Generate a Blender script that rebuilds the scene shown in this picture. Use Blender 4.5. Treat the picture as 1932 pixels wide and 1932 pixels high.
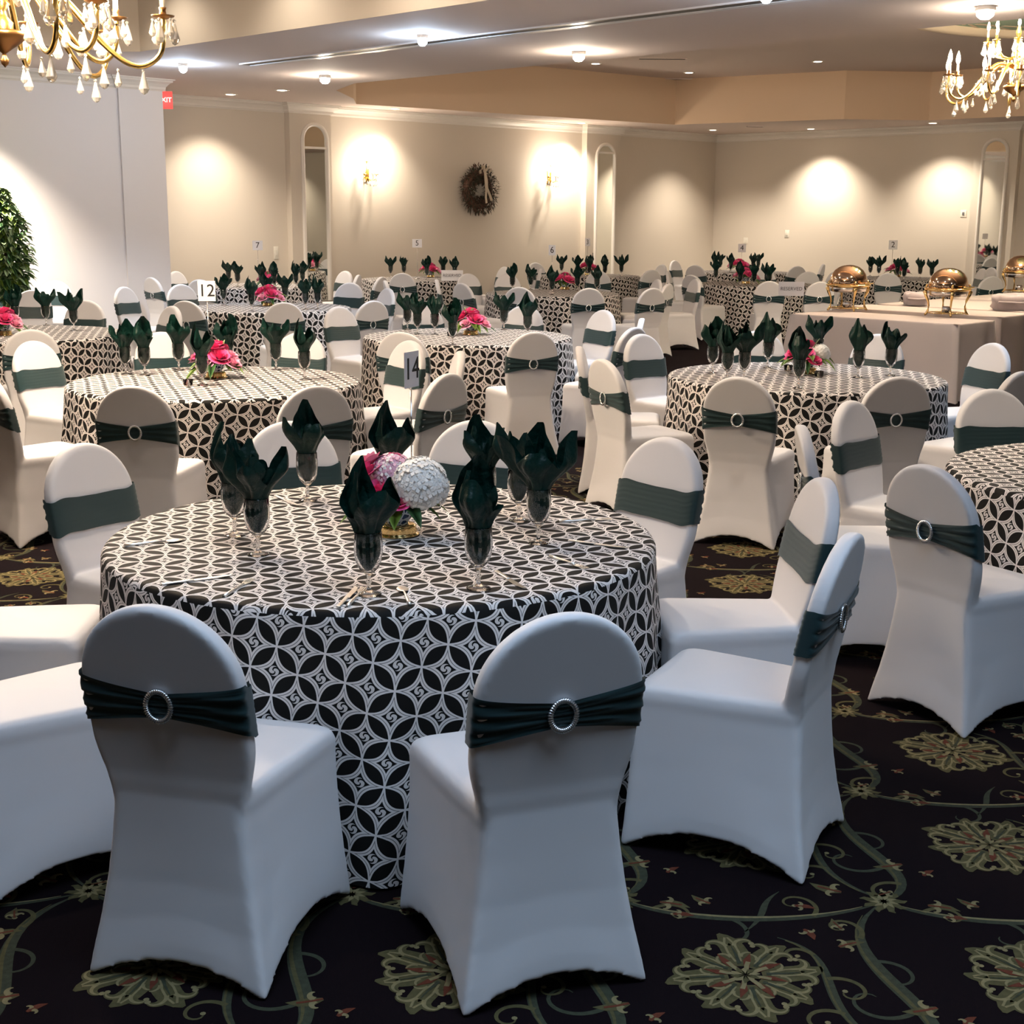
import bpy, bmesh, math, random
import numpy as np
from mathutils import Vector, Matrix
from mathutils.geometry import tessellate_polygon
PI = math.pi
SC = bpy.context.scene
for o in list(bpy.data.objects):
    bpy.data.objects.remove(o)
C = SC.collection
random.seed(7)

# ------------------------------------------------------------------ camera
FPX, PITCH, ROLL, YAW, CAMH = 2577.36, .214633, .0063371, .790948, 1.76
_F = Vector((0, math.cos(PITCH), -math.sin(PITCH)))
_R0 = Vector((1, 0, 0)); _U0 = _R0.cross(_F)
_R = math.cos(ROLL)*_R0 + math.sin(ROLL)*_U0
_U = -math.sin(ROLL)*_R0 + math.cos(ROLL)*_U0
cd = bpy.data.cameras.new('camera'); cam = bpy.data.objects.new('camera', cd); C.objects.link(cam)
cd.sensor_width = 36; cd.lens = FPX/1932*36; cd.clip_end = 200
M = Matrix((( _R.x, _U.x, -_F.x, 0), (_R.y, _U.y, -_F.y, 0), (_R.z, _U.z, -_F.z, CAMH), (0, 0, 0, 1)))
cam.matrix_world = M
SC.camera = cam

# ------------------------------------------------------------------ light and exposure
W = bpy.data.worlds.new('world'); SC.world = W; W.use_nodes = True
W.node_tree.nodes['Background'].inputs[0].default_value = (.9, .85, .8, 1)
W.node_tree.nodes['Background'].inputs[1].default_value = .0
vs = SC.view_settings; vs.view_transform = 'Standard'; vs.look = 'None'; vs.gamma = 1; vs.exposure = -0.15
vs.use_curve_mapping = False
WARM = (1, .81, .60); WARM2 = (1, .865, .70); COOL = (.56, .76, 1)

dX = Vector((math.cos(YAW), math.sin(YAW), 0)); dY = Vector((-math.sin(YAW), math.cos(YAW), 0))
def RM(X, Y, z=0.):            # room axes (back wall runs along X, the header along Y) to world
    v = dX*X + dY*Y; return Vector((v.x, v.y, z))
def ray(x, y): return _F + (x-966)/FPX*_R - (y-966)/FPX*_U
def onz(x, y, z):
    d = ray(x, y); t = (z-CAMH)/d.z; return Vector((d.x*t, d.y*t, z))
def at_depth(x, y, dep):
    d = ray(x, y); t = dep/d.y; return Vector((d.x*t, dep, CAMH+d.z*t))
def onY(x, y, Y):
    d = ray(x, y); t = Y/d.dot(dY); return Vector((0, 0, CAMH))+d*t
def onX(x, y, X):
    d = ray(x, y); t = X/d.dot(dX); return Vector((0, 0, CAMH))+d*t

def area(name, loc, target, sx, sy, power, color, spread=PI):
    l = bpy.data.lights.new(name, 'AREA'); l.shape = 'RECTANGLE'; l.size = sx; l.size_y = sy
    l.energy = power; l.color = color; l.spread = spread
    o = bpy.data.objects.new(name, l); C.objects.link(o); o.location = loc
    o.rotation_euler = (Vector(target)-Vector(loc)).to_track_quat('-Z', 'Y').to_euler(); return o
# added cool fill from unseen area lights: one overhead, one behind the camera
area('overhead_cool_fill', (.9, 1.75, 4.3), (.9, 1.85, 0), 4.2, 1.9, 100, COOL, math.radians(115))
area('rear_cool_fill', (4.5, -2.6, 2.9), (.3, 4.4, .2), 3.4, 1.3, 5, COOL)

# ------------------------------------------------------------------ materials
MAT = {}
def mat(name, col, rough=.6, metal=0., emit=None, es=0., trans=0., ior=1.45, spec=None, sheen=0., noise=None, bump=None, coat=0.):
    m = bpy.data.materials.new(name); m.use_nodes = True; nt = m.node_tree; b = nt.nodes['Principled BSDF']
    b.inputs['Base Color'].default_value = (*col, 1); b.inputs['Roughness'].default_value = rough
    b.inputs['Metallic'].default_value = metal; b.inputs['IOR'].default_value = ior
    b.inputs['Transmission Weight'].default_value = trans
    b.inputs['Sheen Weight'].default_value = sheen; b.inputs['Coat Weight'].default_value = coat
    if spec is not None: b.inputs['Specular IOR Level'].default_value = spec
    if emit: b.inputs['Emission Color'].default_value = (*emit, 1); b.inputs['Emission Strength'].default_value = es
    if noise or bump:
        tc = nt.nodes.new('ShaderNodeTexCoord'); n = nt.nodes.new('ShaderNodeTexNoise')
        n.inputs['Scale'].default_value = (noise or bump)[0]; n.inputs['Detail'].default_value = 4
        nt.links.new(tc.outputs['Object'], n.inputs['Vector'])
        if noise:
            r = nt.nodes.new('ShaderNodeMixRGB'); r.inputs[1].default_value = (*[c*(1-noise[1]) for c in col], 1)
            r.inputs[2].default_value = (*[min(1, c*(1+noise[1])) for c in col], 1)
            nt.links.new(n.outputs['Fac'], r.inputs[0]); nt.links.new(r.outputs[0], b.inputs['Base Color'])
        if bump:
            bp = nt.nodes.new('ShaderNodeBump'); bp.inputs['Strength'].default_value = bump[1]; bp.inputs['Distance'].default_value = bump[2] if len(bump) > 2 else .002
            n2 = nt.nodes.new('ShaderNodeTexNoise'); n2.inputs['Scale'].default_value = bump[0]; n2.inputs['Detail'].default_value = 3
            nt.links.new(tc.outputs['Object'], n2.inputs['Vector'])
            nt.links.new(n2.outputs['Fac'], bp.inputs['Height']); nt.links.new(bp.outputs[0], b.inputs['Normal'])
    MAT[name] = m; return m
mat('wall_paint', (.63, .565, .485), .7, bump=(60, .15, .003))
mat('wall_white', (.74, .71, .71), .6, bump=(60, .15, .003))
mat('trim_paint', (.74, .69, .63), .42)
mat('ceiling_paint', (.74, .63, .58), .85, bump=(220, .3, .002))
mat('tray_paint', (.74, .56, .40), .8)
mat('carpet_base', (.0065, .0036, .0050), .95, spec=.08, noise=(500, .35), bump=(900, .6, .004))
mat('carpet_olive', (.085, .075, .034), .95, spec=.1, noise=(60, .45), bump=(900, .6, .004))
mat('carpet_light', (.21, .175, .088), .95, spec=.1, noise=(60, .35), bump=(900, .6, .004))
mat('carpet_rust', (.12, .035, .02), .95, spec=.1, noise=(60, .4), bump=(900, .6, .004))
mat('carpet_green', (.045, .05, .032), .95, spec=.1, noise=(60, .45), bump=(900, .6, .004))
mat('cover', (.70, .69, .71), .62, sheen=.25, bump=(1500, .12, .001))
mat('sash', (.009, .034, .038), .45, sheen=.22, bump=(1200, .15, .001))
mat('chrome', (.85, .85, .87), .12, 1.)
mat('rhinestone', (.85, .87, .9), .18, .9)
mat('napkin', (.0015, .021, .0155), .42, sheen=.0, spec=.3, bump=(26, .8, .012))
mat('napkin_back', (.01, .10, .08), .4, sheen=.2)
mat('glass', (1, 1, 1), .02, trans=1., ior=1.45)
mat('crystal', (1, .98, .94), .06, trans=.72, ior=1.5)
mat('silver', (.9, .87, .82), .34, 1.)
mat('brass', (.78, .52, .17), .25, 1.)
mat('old_brass', (.22, .11, .04), .38, 1.)
mat('gold', (.9, .64, .28), .16, 1.)
mat('bronze', (.72, .50, .33), .07, 1.)
mat('mirror', (.86, .88, .84), .02, 1.)
mat('white_paper', (.82, .81, .84), .6)
mat('ink', (.01, .01, .012), .6)
mat('ink_grey', (.12, .12, .13), .6)
mat('plastic_white', (.72, .68, .60), .4)
mat('black_track', (.02, .018, .018), .4)
mat('alu', (.82, .82, .84), .35, .6)
mat('beige_cloth', (.58, .50, .465), .8, sheen=.2, bump=(1000, .15, .001))
mat('grey_linen', (.48, .42, .43), .8, sheen=.2)
mat('pink_petal', (.90, .085, .27), .55, noise=(30, .35))
mat('soft_pink', (.92, .36, .50), .55, noise=(30, .3))
mat('white_petal', (.93, .91, .88), .6, noise=(40, .05))
mat('blush_petal', (.85, .45, .58), .6, noise=(14, .4))
mat('leaf', (.11, .19, .025), .5, noise=(20, .4))
mat('dark_leaf', (.035, .10, .03), .45, noise=(20, .5))
mat('pale_leaf', (.30, .42, .22), .5, noise=(20, .3))
mat('stem_brown', (.08, .045, .025), .7)
mat('wreath_green', (.045, .042, .025), .7, noise=(30, .6))
mat('wreath_brown', (.12, .06, .04), .7, noise=(30, .6))
mat('ribbon', (.62, .52, .40), .6)
mat('pot', (.3, .22, .15), .6)
mat('candle', (.85, .78, .62), .6)
mat('bulb', (1, .9, .75), .5, emit=(1, .80, .52), es=38)
mat('sconce_bulb', (1, .9, .75), .5, emit=(1, .83, .58), es=55)
mat('lamp_disc', (1, .95, .85), .5, emit=(1, .86, .66), es=16)
mat('spot_cool', (1, 1, 1), .5, emit=(.86, .90, 1), es=34)
mat('spot_warm', (1, 1, 1), .5, emit=(1, .88, .72), es=34)
mat('exit_red', (.6, .05, .04), .4, emit=(1, .10, .08), es=.9)
mat('exit_text', (1, .8, .7), .4, emit=(1, .75, .6), es=3)
mat('frosted', (.95, .93, .9), .35, trans=.6)
mat('vent_dark', (.05, .035, .03), .7)
mat('steel', (.7, .67, .65), .25, 1.)
mat('mural_green', (.42, .58, .44), .7, noise=(1.2, .25))
mat('mural_cream', (.85, .72, .55), .7)

def N(nt, op, a, b=None, c=None):
    n = nt.nodes.new('ShaderNodeMath'); n.operation = op
    for i, v in enumerate((a, b, c)):
        if v is None: continue
        if isinstance(v, (int, float)): n.inputs[i].default_value = v
        else: nt.links.new(v, n.inputs[i])
    return n.outputs[0]
def cloth_material():
    m = bpy.data.materials.new('patterned_cloth'); m.use_nodes = True; nt = m.node_tree; b = nt.nodes['Principled BSDF']
    uv = nt.nodes.new('ShaderNodeUVMap'); uv.uv_map = 'UVMap'
    noi = nt.nodes.new('ShaderNodeTexNoise'); noi.inputs['Scale'].default_value = 3.; nt.links.new(uv.outputs[0], noi.inputs['Vector'])
    mx = nt.nodes.new('ShaderNodeVectorMath'); mx.operation = 'MULTIPLY_ADD'
    nt.links.new(noi.outputs['Color'], mx.inputs[0]); mx.inputs[1].default_value = (.028, .028, 0); nt.links.new(uv.outputs[0], mx.inputs[2])
    mp = nt.nodes.new('ShaderNodeMapping'); mp.inputs['Rotation'].default_value = (0, 0, math.radians(-37)); L = .093
    mp.inputs['Scale'].default_value = (1/L, 1/L, 1); nt.links.new(mx.outputs[0], mp.inputs['Vector'])
    sp = nt.nodes.new('ShaderNodeSeparateXYZ'); nt.links.new(mp.outputs[0], sp.inputs[0]); u, v = sp.outputs[0], sp.outputs[1]
    def lens(p, q):          # signed distance-like value to the petal lying on lines q = integer
        t = N(nt, 'FRACT', p); dv = N(nt, 'ABSOLUTE', N(nt, 'SUBTRACT', q, N(nt, 'ROUND', q)))
        w = N(nt, 'SUBTRACT', N(nt, 'MULTIPLY', N(nt, 'POWER', N(nt, 'SINE', N(nt, 'MULTIPLY', t, PI)), .95), .222), .032)
        return N(nt, 'SUBTRACT', dv, w)
    d = N(nt, 'MINIMUM', lens(u, v), lens(v, u))
    # pinwheel in the middle of every cell
    fu = N(nt, 'SUBTRACT', N(nt, 'FRACT', u), .5); fv = N(nt, 'SUBTRACT', N(nt, 'FRACT', v), .5)
    r = N(nt, 'SQRT', N(nt, 'ADD', N(nt, 'MULTIPLY', fu, fu), N(nt, 'MULTIPLY', fv, fv)))
    th = N(nt, 'ARCTAN2', fv, fu)
    sw = N(nt, 'SINE', N(nt, 'ADD', N(nt, 'MULTIPLY', th, 2.), N(nt, 'MULTIPLY', r, 34.)))
    pin = N(nt, 'MULTIPLY', N(nt, 'LESS_THAN', r, .15), N(nt, 'GREATER_THAN', sw, -.55))
    rib1 = N(nt, 'MULTIPLY', N(nt, 'GREATER_THAN', d, .0), N(nt, 'LESS_THAN', d, .058))
    rib2 = N(nt, 'MULTIPLY', N(nt, 'GREATER_THAN', d, .078), N(nt, 'LESS_THAN', d, .140))
    seam = N(nt, 'MULTIPLY', N(nt, 'GREATER_THAN', d, .058), N(nt, 'LESS_THAN', d, .078))
    msk = N(nt, 'MAXIMUM', N(nt, 'MAXIMUM', rib1, rib2), N(nt, 'MAXIMUM', N(nt, 'MULTIPLY', pin, .9), N(nt, 'MULTIPLY', seam, .2)))
    mix = nt.nodes.new('ShaderNodeMixRGB'); nt.links.new(msk, mix.inputs[0])
    mix.inputs[1].default_value = (.010, .0095, .009, 1); mix.inputs[2].default_value = (.80, .75, .73, 1)
    nt.links.new(mix.outputs[0], b.inputs['Base Color']); b.inputs['Roughness'].default_value = .75
    b.inputs['Specular IOR Level'].default_value = .15
    bp = nt.nodes.new('ShaderNodeBump'); bp.inputs['Strength'].default_value = .5; bp.inputs['Distance'].default_value = .002
    nt.links.new(msk, bp.inputs['Height']); nt.links.new(bp.outputs[0], b.inputs['Normal'])
    MAT['patterned'] = m
cloth_material()

# ------------------------------------------------------------------ mesh helpers
def obj(name, mesh_or_bm, m=None, parent=None, smooth=True, loc=None):
    if isinstance(mesh_or_bm, bmesh.types.BMesh):
        me = bpy.data.meshes.new(name); mesh_or_bm.to_mesh(me); mesh_or_bm.free()
    else: me = mesh_or_bm
    if m:
        for k in (m if isinstance(m, (list, tuple)) else [m]):
            me.materials.append(MAT[k])
    if smooth: me.shade_smooth()
    o = bpy.data.objects.new(name, me); C.objects.link(o)
    if parent: o.parent = parent
    if loc is not None: o.location = loc
    return o
def tag(o, label=None, cat=None, group=None, kind=None):
    if label: o['label'] = label
    if cat: o['category'] = cat
    if group: o['group'] = group
    if kind: o['kind'] = kind
    return o
def thing(name, label, cat, loc=(0, 0, 0), rz=0, group=None):
    o = bpy.data.objects.new(name, None); o.empty_display_size = .1; C.objects.link(o)
    o.location = loc; o.rotation_euler = (0, 0, rz); return tag(o, label, cat, group)
def dup(root, loc, rz, label=None, group=None):
    def rec(o, par):
        c = o.copy(); C.objects.link(c); c.parent = par
        for ch in list(o.children): rec(ch, c)
        return c
    r = rec(root, None); r.location = loc; r.rotation_euler = (0, 0, rz)
    if label: r['label'] = label
    if group: r['group'] = group
    return r
def lathe(bm, prof, n=32, cx=0, cy=0, cz=0, close=False, sx=1, sy=1):
    rings = []
    for r, z in prof:
        if r < 1e-6: rings.append([bm.verts.new((cx, cy, cz+z))])
        else: rings.append([bm.verts.new((cx+sx*r*math.cos(2*PI*k/n), cy+sy*r*math.sin(2*PI*k/n), cz+z)) for k in range(n)])
    for a, b in zip(rings, rings[1:]):
        for k in range(n):
            k2 = (k+1) % n
            if len(a) == 1 and len(b) == 1: continue
            if len(a) == 1: bm.faces.new((a[0], b[k2], b[k]))
            elif len(b) == 1: bm.faces.new((a[k], a[k2], b[0]))
            else: bm.faces.new((a[k], a[k2], b[k2], b[k]))
    return rings
def box(bm, c, s, rot=None):
    r = bmesh.ops.create_cube(bm, size=1); vs_ = r['verts']
    for v in vs_:
        v.co = Vector((v.co.x*s[0], v.co.y*s[1], v.co.z*s[2]))
        if rot is not None: v.co = rot @ v.co
        v.co += Vector(c)
    return vs_
def tube(bm, pts, rad, n=8, caps=True):
    pts = [Vector(p) for p in pts]; rings = []
    up = Vector((0, 0, 1))
    for i, p in enumerate(pts):
        t = (pts[min(i+1, len(pts)-1)]-pts[max(i-1, 0)]).normalized()
        a = t.cross(up)
        if a.length < .05: a = t.cross(Vector((1, 0, 0)))
        a.normalize(); b = a.cross(t)
        r = rad[i] if isinstance(rad, (list, tuple)) else rad
        rings.append([bm.verts.new(p+r*(math.cos(2*PI*k/n)*a+math.sin(2*PI*k/n)*b)) for k in range(n)])
    for a, b in zip(rings, rings[1:]):
        for k in range(n): bm.faces.new((a[k], a[(k+1) % n], b[(k+1) % n], b[k]))
    if caps:
        bm.faces.new(rings[0][::-1]); bm.faces.new(rings[-1])
def bevel_all(bm, w, seg=2):
    bmesh.ops.bevel(bm, geom=list(bm.edges), offset=w, segments=seg, affect='EDGES', profile=.6)
def quadface(bm, pts): return bm.faces.new([bm.verts.new(p) for p in pts])
def prism(bm, poly, z0, z1):
    a = [bm.verts.new((p[0], p[1], z0)) for p in poly]; b = [bm.verts.new((p[0], p[1], z1)) for p in poly]
    n = len(poly)
    for k in range(n): bm.faces.new((a[k], a[(k+1) % n], b[(k+1) % n], b[k]))
    bm.faces.new(a[::-1]); bm.faces.new(b)
def text_mesh(s, size, name='digits', extrude=.0006):
    cu = bpy.data.curves.new(name, 'FONT'); cu.body = s; cu.size = size; cu.align_x = 'CENTER'; cu.align_y = 'CENTER'; cu.extrude = extrude
    o = bpy.data.objects.new(name, cu); C.objects.link(o)
    dg = bpy.context.evaluated_depsgraph_get(); me = bpy.data.meshes.new_from_object(o.evaluated_get(dg))
    bpy.data.objects.remove(o); bpy.data.curves.remove(cu); me.materials.clear()
    me.transform(Matrix.Rotation(PI/2, 4, 'X'))      # upright, readable from -Y
    return me

# ------------------------------------------------------------------ setting: floor with woven pattern
def carpet():
    bm = bmesh.new()
    P = [RM(-14, -14), RM(25.5, -14), RM(25.5, 19), RM(-14, 19)]
    quadface(bm, [(p.x, p.y, 0) for p in P]).material_index = 0
    def poly(pts, z, mi):
        f = quadface(bm, [(p[0], p[1], z) for p in pts]); f.material_index = mi
    def stroke(pts, wid, z, mi):
        L, Rr = [], []
        for i, p in enumerate(pts):
            a = pts[max(i-1, 0)]; b = pts[min(i+1, len(pts)-1)]
            tx, ty = b[0]-a[0], b[1]-a[1]; l = math.hypot(tx, ty) or 1
            w = wid(i/(len(pts)-1)) if callable(wid) else wid
            L.append(bm.verts.new((p[0]-ty/l*w, p[1]+tx/l*w, z))); Rr.append(bm.verts.new((p[0]+ty/l*w, p[1]-tx/l*w, z)))
        for i in range(len(pts)-1):
            f = bm.faces.new((Rr[i], Rr[i+1], L[i+1], L[i])); f.material_index = mi
    def tr(p, o, a, s=1., mir=1):
        x, y = p[0]*s, p[1]*s*mir; return (o[0]+x*math.cos(a)-y*math.sin(a), o[1]+x*math.sin(a)+y*math.cos(a))
    def curl(o, a, r, turn, mir, wid, z, mi, n=14, s=1., fall=.75):
        # logarithmic hook starting at o heading a
        pts = []; x, y = 0., 0.; h = 0.; step = r*turn/n
        for i in range(n+1):
            pts.append(tr((x, y), o, a, s, mir)); k = i/n
            rr = r*(1-fall*k); h += step/max(rr, .004); st = step
            x += math.cos(h)*st*1.0; y += math.sin(h)*st*1.0
        stroke(pts, lambda t: wid*(1-t)**.6+.0012, z, mi)
        return pts[-1]
    def blob(o, r, z, mi, n=8):
        poly([(o[0]+r*math.cos(2*PI*k/n), o[1]+r*math.sin(2*PI*k/n)) for k in range(n)], z, mi)
    def medallion(o, rot, R):
        for k in range(8):
            a = rot+k*PI/4; s = R/.2*(1. if k % 2 == 0 else .92)
            z = .0008
            hd = 1 if k % 2 else -1
            body = [tr(p, o, a, s) for p in ((.04, 0), (.07, .003*hd), (.10, .005*hd), (.13, .003*hd), (.155, 0), (.175, -.006*hd), (.19, -.014*hd))]
            stroke(body, lambda t: (.009+.026*math.sin(PI*min(1, t**.8*.93+.05))-.006*t)*s, z, 1)
            for mir in (1, -1):
                e = curl(tr((.13, .012*mir), o, a, s), a+mir*.10, .032*s, 2.0, mir, .016*s, z+.0002, 1, 16, 1., .62); blob(e, .0075*s, z+.0004, 2)
                e = curl(tr((.075, .012*mir), o, a, s), a+mir*.28, .026*s, 1.5, mir, .012*s, z+.0003, 1, 14, 1., .6); blob(e, .006*s, z+.0005, 1)
                curl(tr((.13, .010*mir), o, a, s), a+mir*.08, .035*s, 1.8, mir, .0045*s, z+.0006, 2, 14, 1., .6)
                curl(tr((.080, .012*mir), o, a, s), a+mir*.22, .029*s, 1.3, mir, .0035*s, z+.0006, 2, 12, 1., .6)
                stroke([tr(p, o, a, s) for p in ((.06, .006*mir), (.10, .013*mir), (.14, .012*mir), (.17, .003*mir))], lambda t: .0030*s, z+.0008, 2)
            stroke([tr(p, o, a, s) for p in ((.05, 0), (.09, .003*hd), (.13, .002*hd))], lambda t: .0045*s*(1-t)+.001, z+.001, 4)
            a2 = a+PI/8
            stroke([tr(p, o, a2, s) for p in ((.03, 0), (.07, .004), (.105, .0))], lambda t: (.010*math.sin(PI*min(1, t+.15)))*s+.001, z+.001, 3)
            stroke([tr(p, o, a2, s) for p in ((.02, 0), (.045, .002), (.065, 0))], lambda t: .006*s, z+.0012, 2)
        for k in range(10):
            a = rot+k*PI/5
            stroke([tr(p, o, a) for p in ((.004, 0), (.022, .003), (.036, 0))], lambda t: .007*math.sin(PI*min(1, t+.1))+.001, .0024, 1 if k % 2 else 2)
    def rosette(o, rot, R):
        for k in range(9):
            a = rot+k*2*PI/9
            stroke([tr(p, o, a, R/.06) for p in ((.008, 0), (.03, .004), (.05, -.002), (.06, .004))], lambda t: .010*math.sin(PI*min(1, t+.12))+.0015, .0009, 1)
            stroke([tr(p, o, a+.3, R/.06) for p in ((.0, 0), (.02, .003), (.036, 0))], lambda t: .0065*math.sin(PI*min(1, t+.15))+.001, .0015, 2)
    def leaf(o, a, s, mi=1):
        stroke([tr(p, o, a, s) for p in ((0, 0), (.03, .006), (.06, .004), (.09, -.006))], lambda t: .018*s*math.sin(PI*min(1, t+.08))+.001, .0009, mi)
        for mir in (1, -1):
            curl(tr((.02, .004*mir), o, a, s), a+mir*.5, .026*s, 1.7, mir, .008*s, .0013, 2)
        stroke([tr(p, o, a, s) for p in ((0, 0), (.03, .003), (.065, .002))], lambda t: .004*s, .0015, 3)
    def bez(p0, p1, p2, p3, n=22):
        out = []
        for i in range(n+1):
            t = i/n; a, b, c, d = (1-t)**3, 3*t*(1-t)**2, 3*t*t*(1-t), t**3
            out.append((a*p0[0]+b*p1[0]+c*p2[0]+d*p3[0], a*p0[1]+b*p1[1]+c*p2[1]+d*p3[1]))
        return out
    A = (.70, -.01); B = (.115, .705); O = (.56, 2.93)
    def L(i, j): return (O[0]+i*A[0]+j*B[0], O[1]+i*A[1]+j*B[1])
    for i in range(-6, 5):
        for j in range(-1, 9 if i > -4 else 6):
            c = L(i, j); medallion(c, .12+(i*3+j)*.2, .205)
            f = L(i+.52, j+.52); g = L(i+.52, j+1.52); h = L(i+1.52, j+.52)
            rosette(f, i+j*.5, .062)
            v = bez(f, (f[0]+.24, f[1]+.16), (g[0]-.30, g[1]-.28), g)
            stroke(v, lambda t: .017*math.sin(PI*min(1, t+.04))+.003, .0003, 4)
            stroke([(p[0]-.009, p[1]+.004) for p in v[2:-2]], lambda t: .0045*math.sin(PI*t)+.001, .0007, 1)
            w = bez(f, (f[0]+.12, f[1]-.12), (h[0]-.22, h[1]-.14), h)
            stroke(w, lambda t: .012*math.sin(PI*min(1, t+.04))+.002, .0004, 4)
            stroke([(p[0], p[1]+.007) for p in w[2:-2]], lambda t: .0035*math.sin(PI*t)+.001, .0008, 2)
            curl(v[8], 1.0+PI, .11, 2.5, -1, .007, .0005, 4, 22, 1., .82)
            curl(v[14], .2, .085, 2.6, -1, .006, .0005, 4, 20, 1., .82)
            curl(w[10], -.5, .09, 2.4, -1, .006, .0005, 4, 20, 1., .82)
            leaf((v[9][0]+.05, v[9][1]-.03), 3.4, .95); leaf((v[15][0]-.06, v[15][1]+.03), .4, .8)
            leaf((w[9][0]+.0, w[9][1]+.07), 2.4, .7); leaf((f[0]-.10, f[1]+.05), 2.6, 1.0); leaf((f[0]+.11, f[1]-.02), -.3, .9)
            leaf((w[15][0], w[15][1]-.06), -1.2, .6, 3); leaf((v[5][0]+.07, v[5][1]+.02), .8, .55, 3)
            v2 = bez((f[0]-.02, f[1]+.03), (f[0]-.22, f[1]+.22), (f[0]-.02, f[1]+.42), (f[0]-.20, f[1]+.52))
            stroke(v2, lambda t: .010*math.sin(PI*min(1, t+.05))+.002, .0004, 4); stroke([(p[0]-.005, p[1]) for p in v2[1:-1]], lambda t: .003, .0008, 1)
            for (ci, hd_, rr_, mm_) in ((6, 2.4, .07, 1), (12, .3, .075, -1), (17, 1.9, .05, 1)):
                e = curl(v2[ci], hd_, rr_, 2.7, mm_, .006, .0006, 1, 22, 1., .85); blob(e, .007, .0008, 2)
            for (ci, hd_, rr_, mm_) in ((4, 2.6, .075, 1), (17, .9, .07, 1)):
                e = curl(v[ci], hd_, rr_, 2.8, mm_, .0065, .0006, 1, 22, 1., .85); blob(e, .007, .0008, 2); leaf(e, hd_+1, .6)
            for (ci, hd_, rr_, mm_) in ((4, .9, .07, -1), (16, .8, .08, 1)):
                e = curl(w[ci], hd_, rr_, 2.7, mm_, .006, .0006, 1, 22, 1., .85); blob(e, .007, .0008, 2); leaf(e, hd_-1, .6, 3)
            q = L(i, j+.5)
            stroke(bez((c[0]+.03, c[1]+.2), (c[0]+.12, c[1]+.3), (q[0]+.02, q[1]-.02), (q[0]+.1, q[1]+.06), 12), lambda t: .008*math.sin(PI*t)+.001, .0005, 4)
    return obj('floor', bm, ['carpet_base', 'carpet_olive', 'carpet_light', 'carpet_rust', 'carpet_green'], smooth=False)
tag(carpet(), kind='structure')

# ------------------------------------------------------------------ setting: walls, ceiling
ZS = 3.45; YB = 18.35; XR = 24.75; YC = 16.4; XC = 9.98
def wall(name, pts, m='wall_paint'):
    bm = bmesh.new(); quadface(bm, pts); bmesh.ops.recalc_face_normals(bm, faces=bm.faces)
    o = obj(name, bm, m, smooth=False); return tag(o, kind='structure')
def vw(a, b, z0, z1): return [RM(*a, z0), RM(*b, z0), RM(*b, z1), RM(*a, z1)]
wall('wall_back', vw((XC-1, YB), (XR+.05, YB), 0, ZS+.02))
wall('wall_right', vw((XR, YB), (XR, -14), 0, ZS+.02))
# near white wall on the left, a solid mass ending at XC
bm = bmesh.new()
p = [RM(-14, YC), RM(XC, YC), RM(XC, YB+.1), RM(-14, YB+.1)]
prism(bm, [(q.x, q.y) for q in p], 0, ZS+.01)
bmesh.ops.recalc_face_normals(bm, faces=bm.faces)
tag(obj('wall_left', bm, 'wall_white', smooth=False), kind='structure')
bm = bmesh.new()
p = [RM(XC-.62, YC-.03), RM(XC+.02, YC-.03), RM(XC+.02, YC+.3), RM(XC-.62, YC+.3)]
prism(bm, [(q.x, q.y) for q in p], 0, ZS)
tag(obj('trim_1', bm, 'wall_white', smooth=False), kind='structure')
wall('wall_near', vw((-14, -14), (XR, -14), 0, 4.4))
wall('wall_west', vw((-14, -14), (-14, YB), 0, 4.4))
# ceiling soffit with the two raised trays
def XYp(l): return [Vector((RM(a, b).x, RM(a, b).y, 0)) for a, b in l]
TF = [(8.15, -7), (8.15, 13.75), (7.9, 14.0), (-8, 14.0), (-8, -7)]
TB = [(12.05, -7), (12.0, 14.87), (12.5, 15.9), (13.55, 16.82), (14.25, 17.62), (21.4, 16.86), (22.1, 13.6), (23.3, 12.6), (23.4, -7)]
def soffit():
    bm = bmesh.new(); polys = [XYp([(-14, -14), (XR+.1, -14), (XR+.1, YB+.1), (-14, YB+.1)]), XYp(TF), XYp(TB)]
    allp = [q for pl in polys for q in pl]; V = [bm.verts.new((q.x, q.y, ZS)) for q in allp]
    for t in tessellate_polygon(polys):
        try: bm.faces.new([V[i] for i in t])
        except Exception: pass
    bmesh.ops.recalc_face_normals(bm, faces=bm.faces)
    return obj('ceiling', bm, 'ceiling_paint', smooth=False)
ceil = tag(soffit(), kind='structure')
def tray(name, poly, z1, mside):
    bm = bmesh.new(); pp = XYp(poly); n = len(pp)
    for k in range(n):
        a, b = pp[k], pp[(k+1) % n]; f = quadface(bm, [(a.x, a.y, ZS), (b.x, b.y, ZS), (b.x, b.y, z1), (a.x, a.y, z1)]); f.material_index = 0
    V = [bm.verts.new((q.x, q.y, z1)) for q in pp]
    for t in tessellate_polygon([pp]):
        f = bm.faces.new([V[i] for i in t]); f.material_index = 1
    return tag(obj(name, bm, [mside, 'ceiling_paint'], smooth=False), kind='structure')
tray('ceiling_front_tray', TF, 4.35, 'wall_paint')
tray('ceiling_back_tray', TB, 4.28, 'tray_paint')

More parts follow.
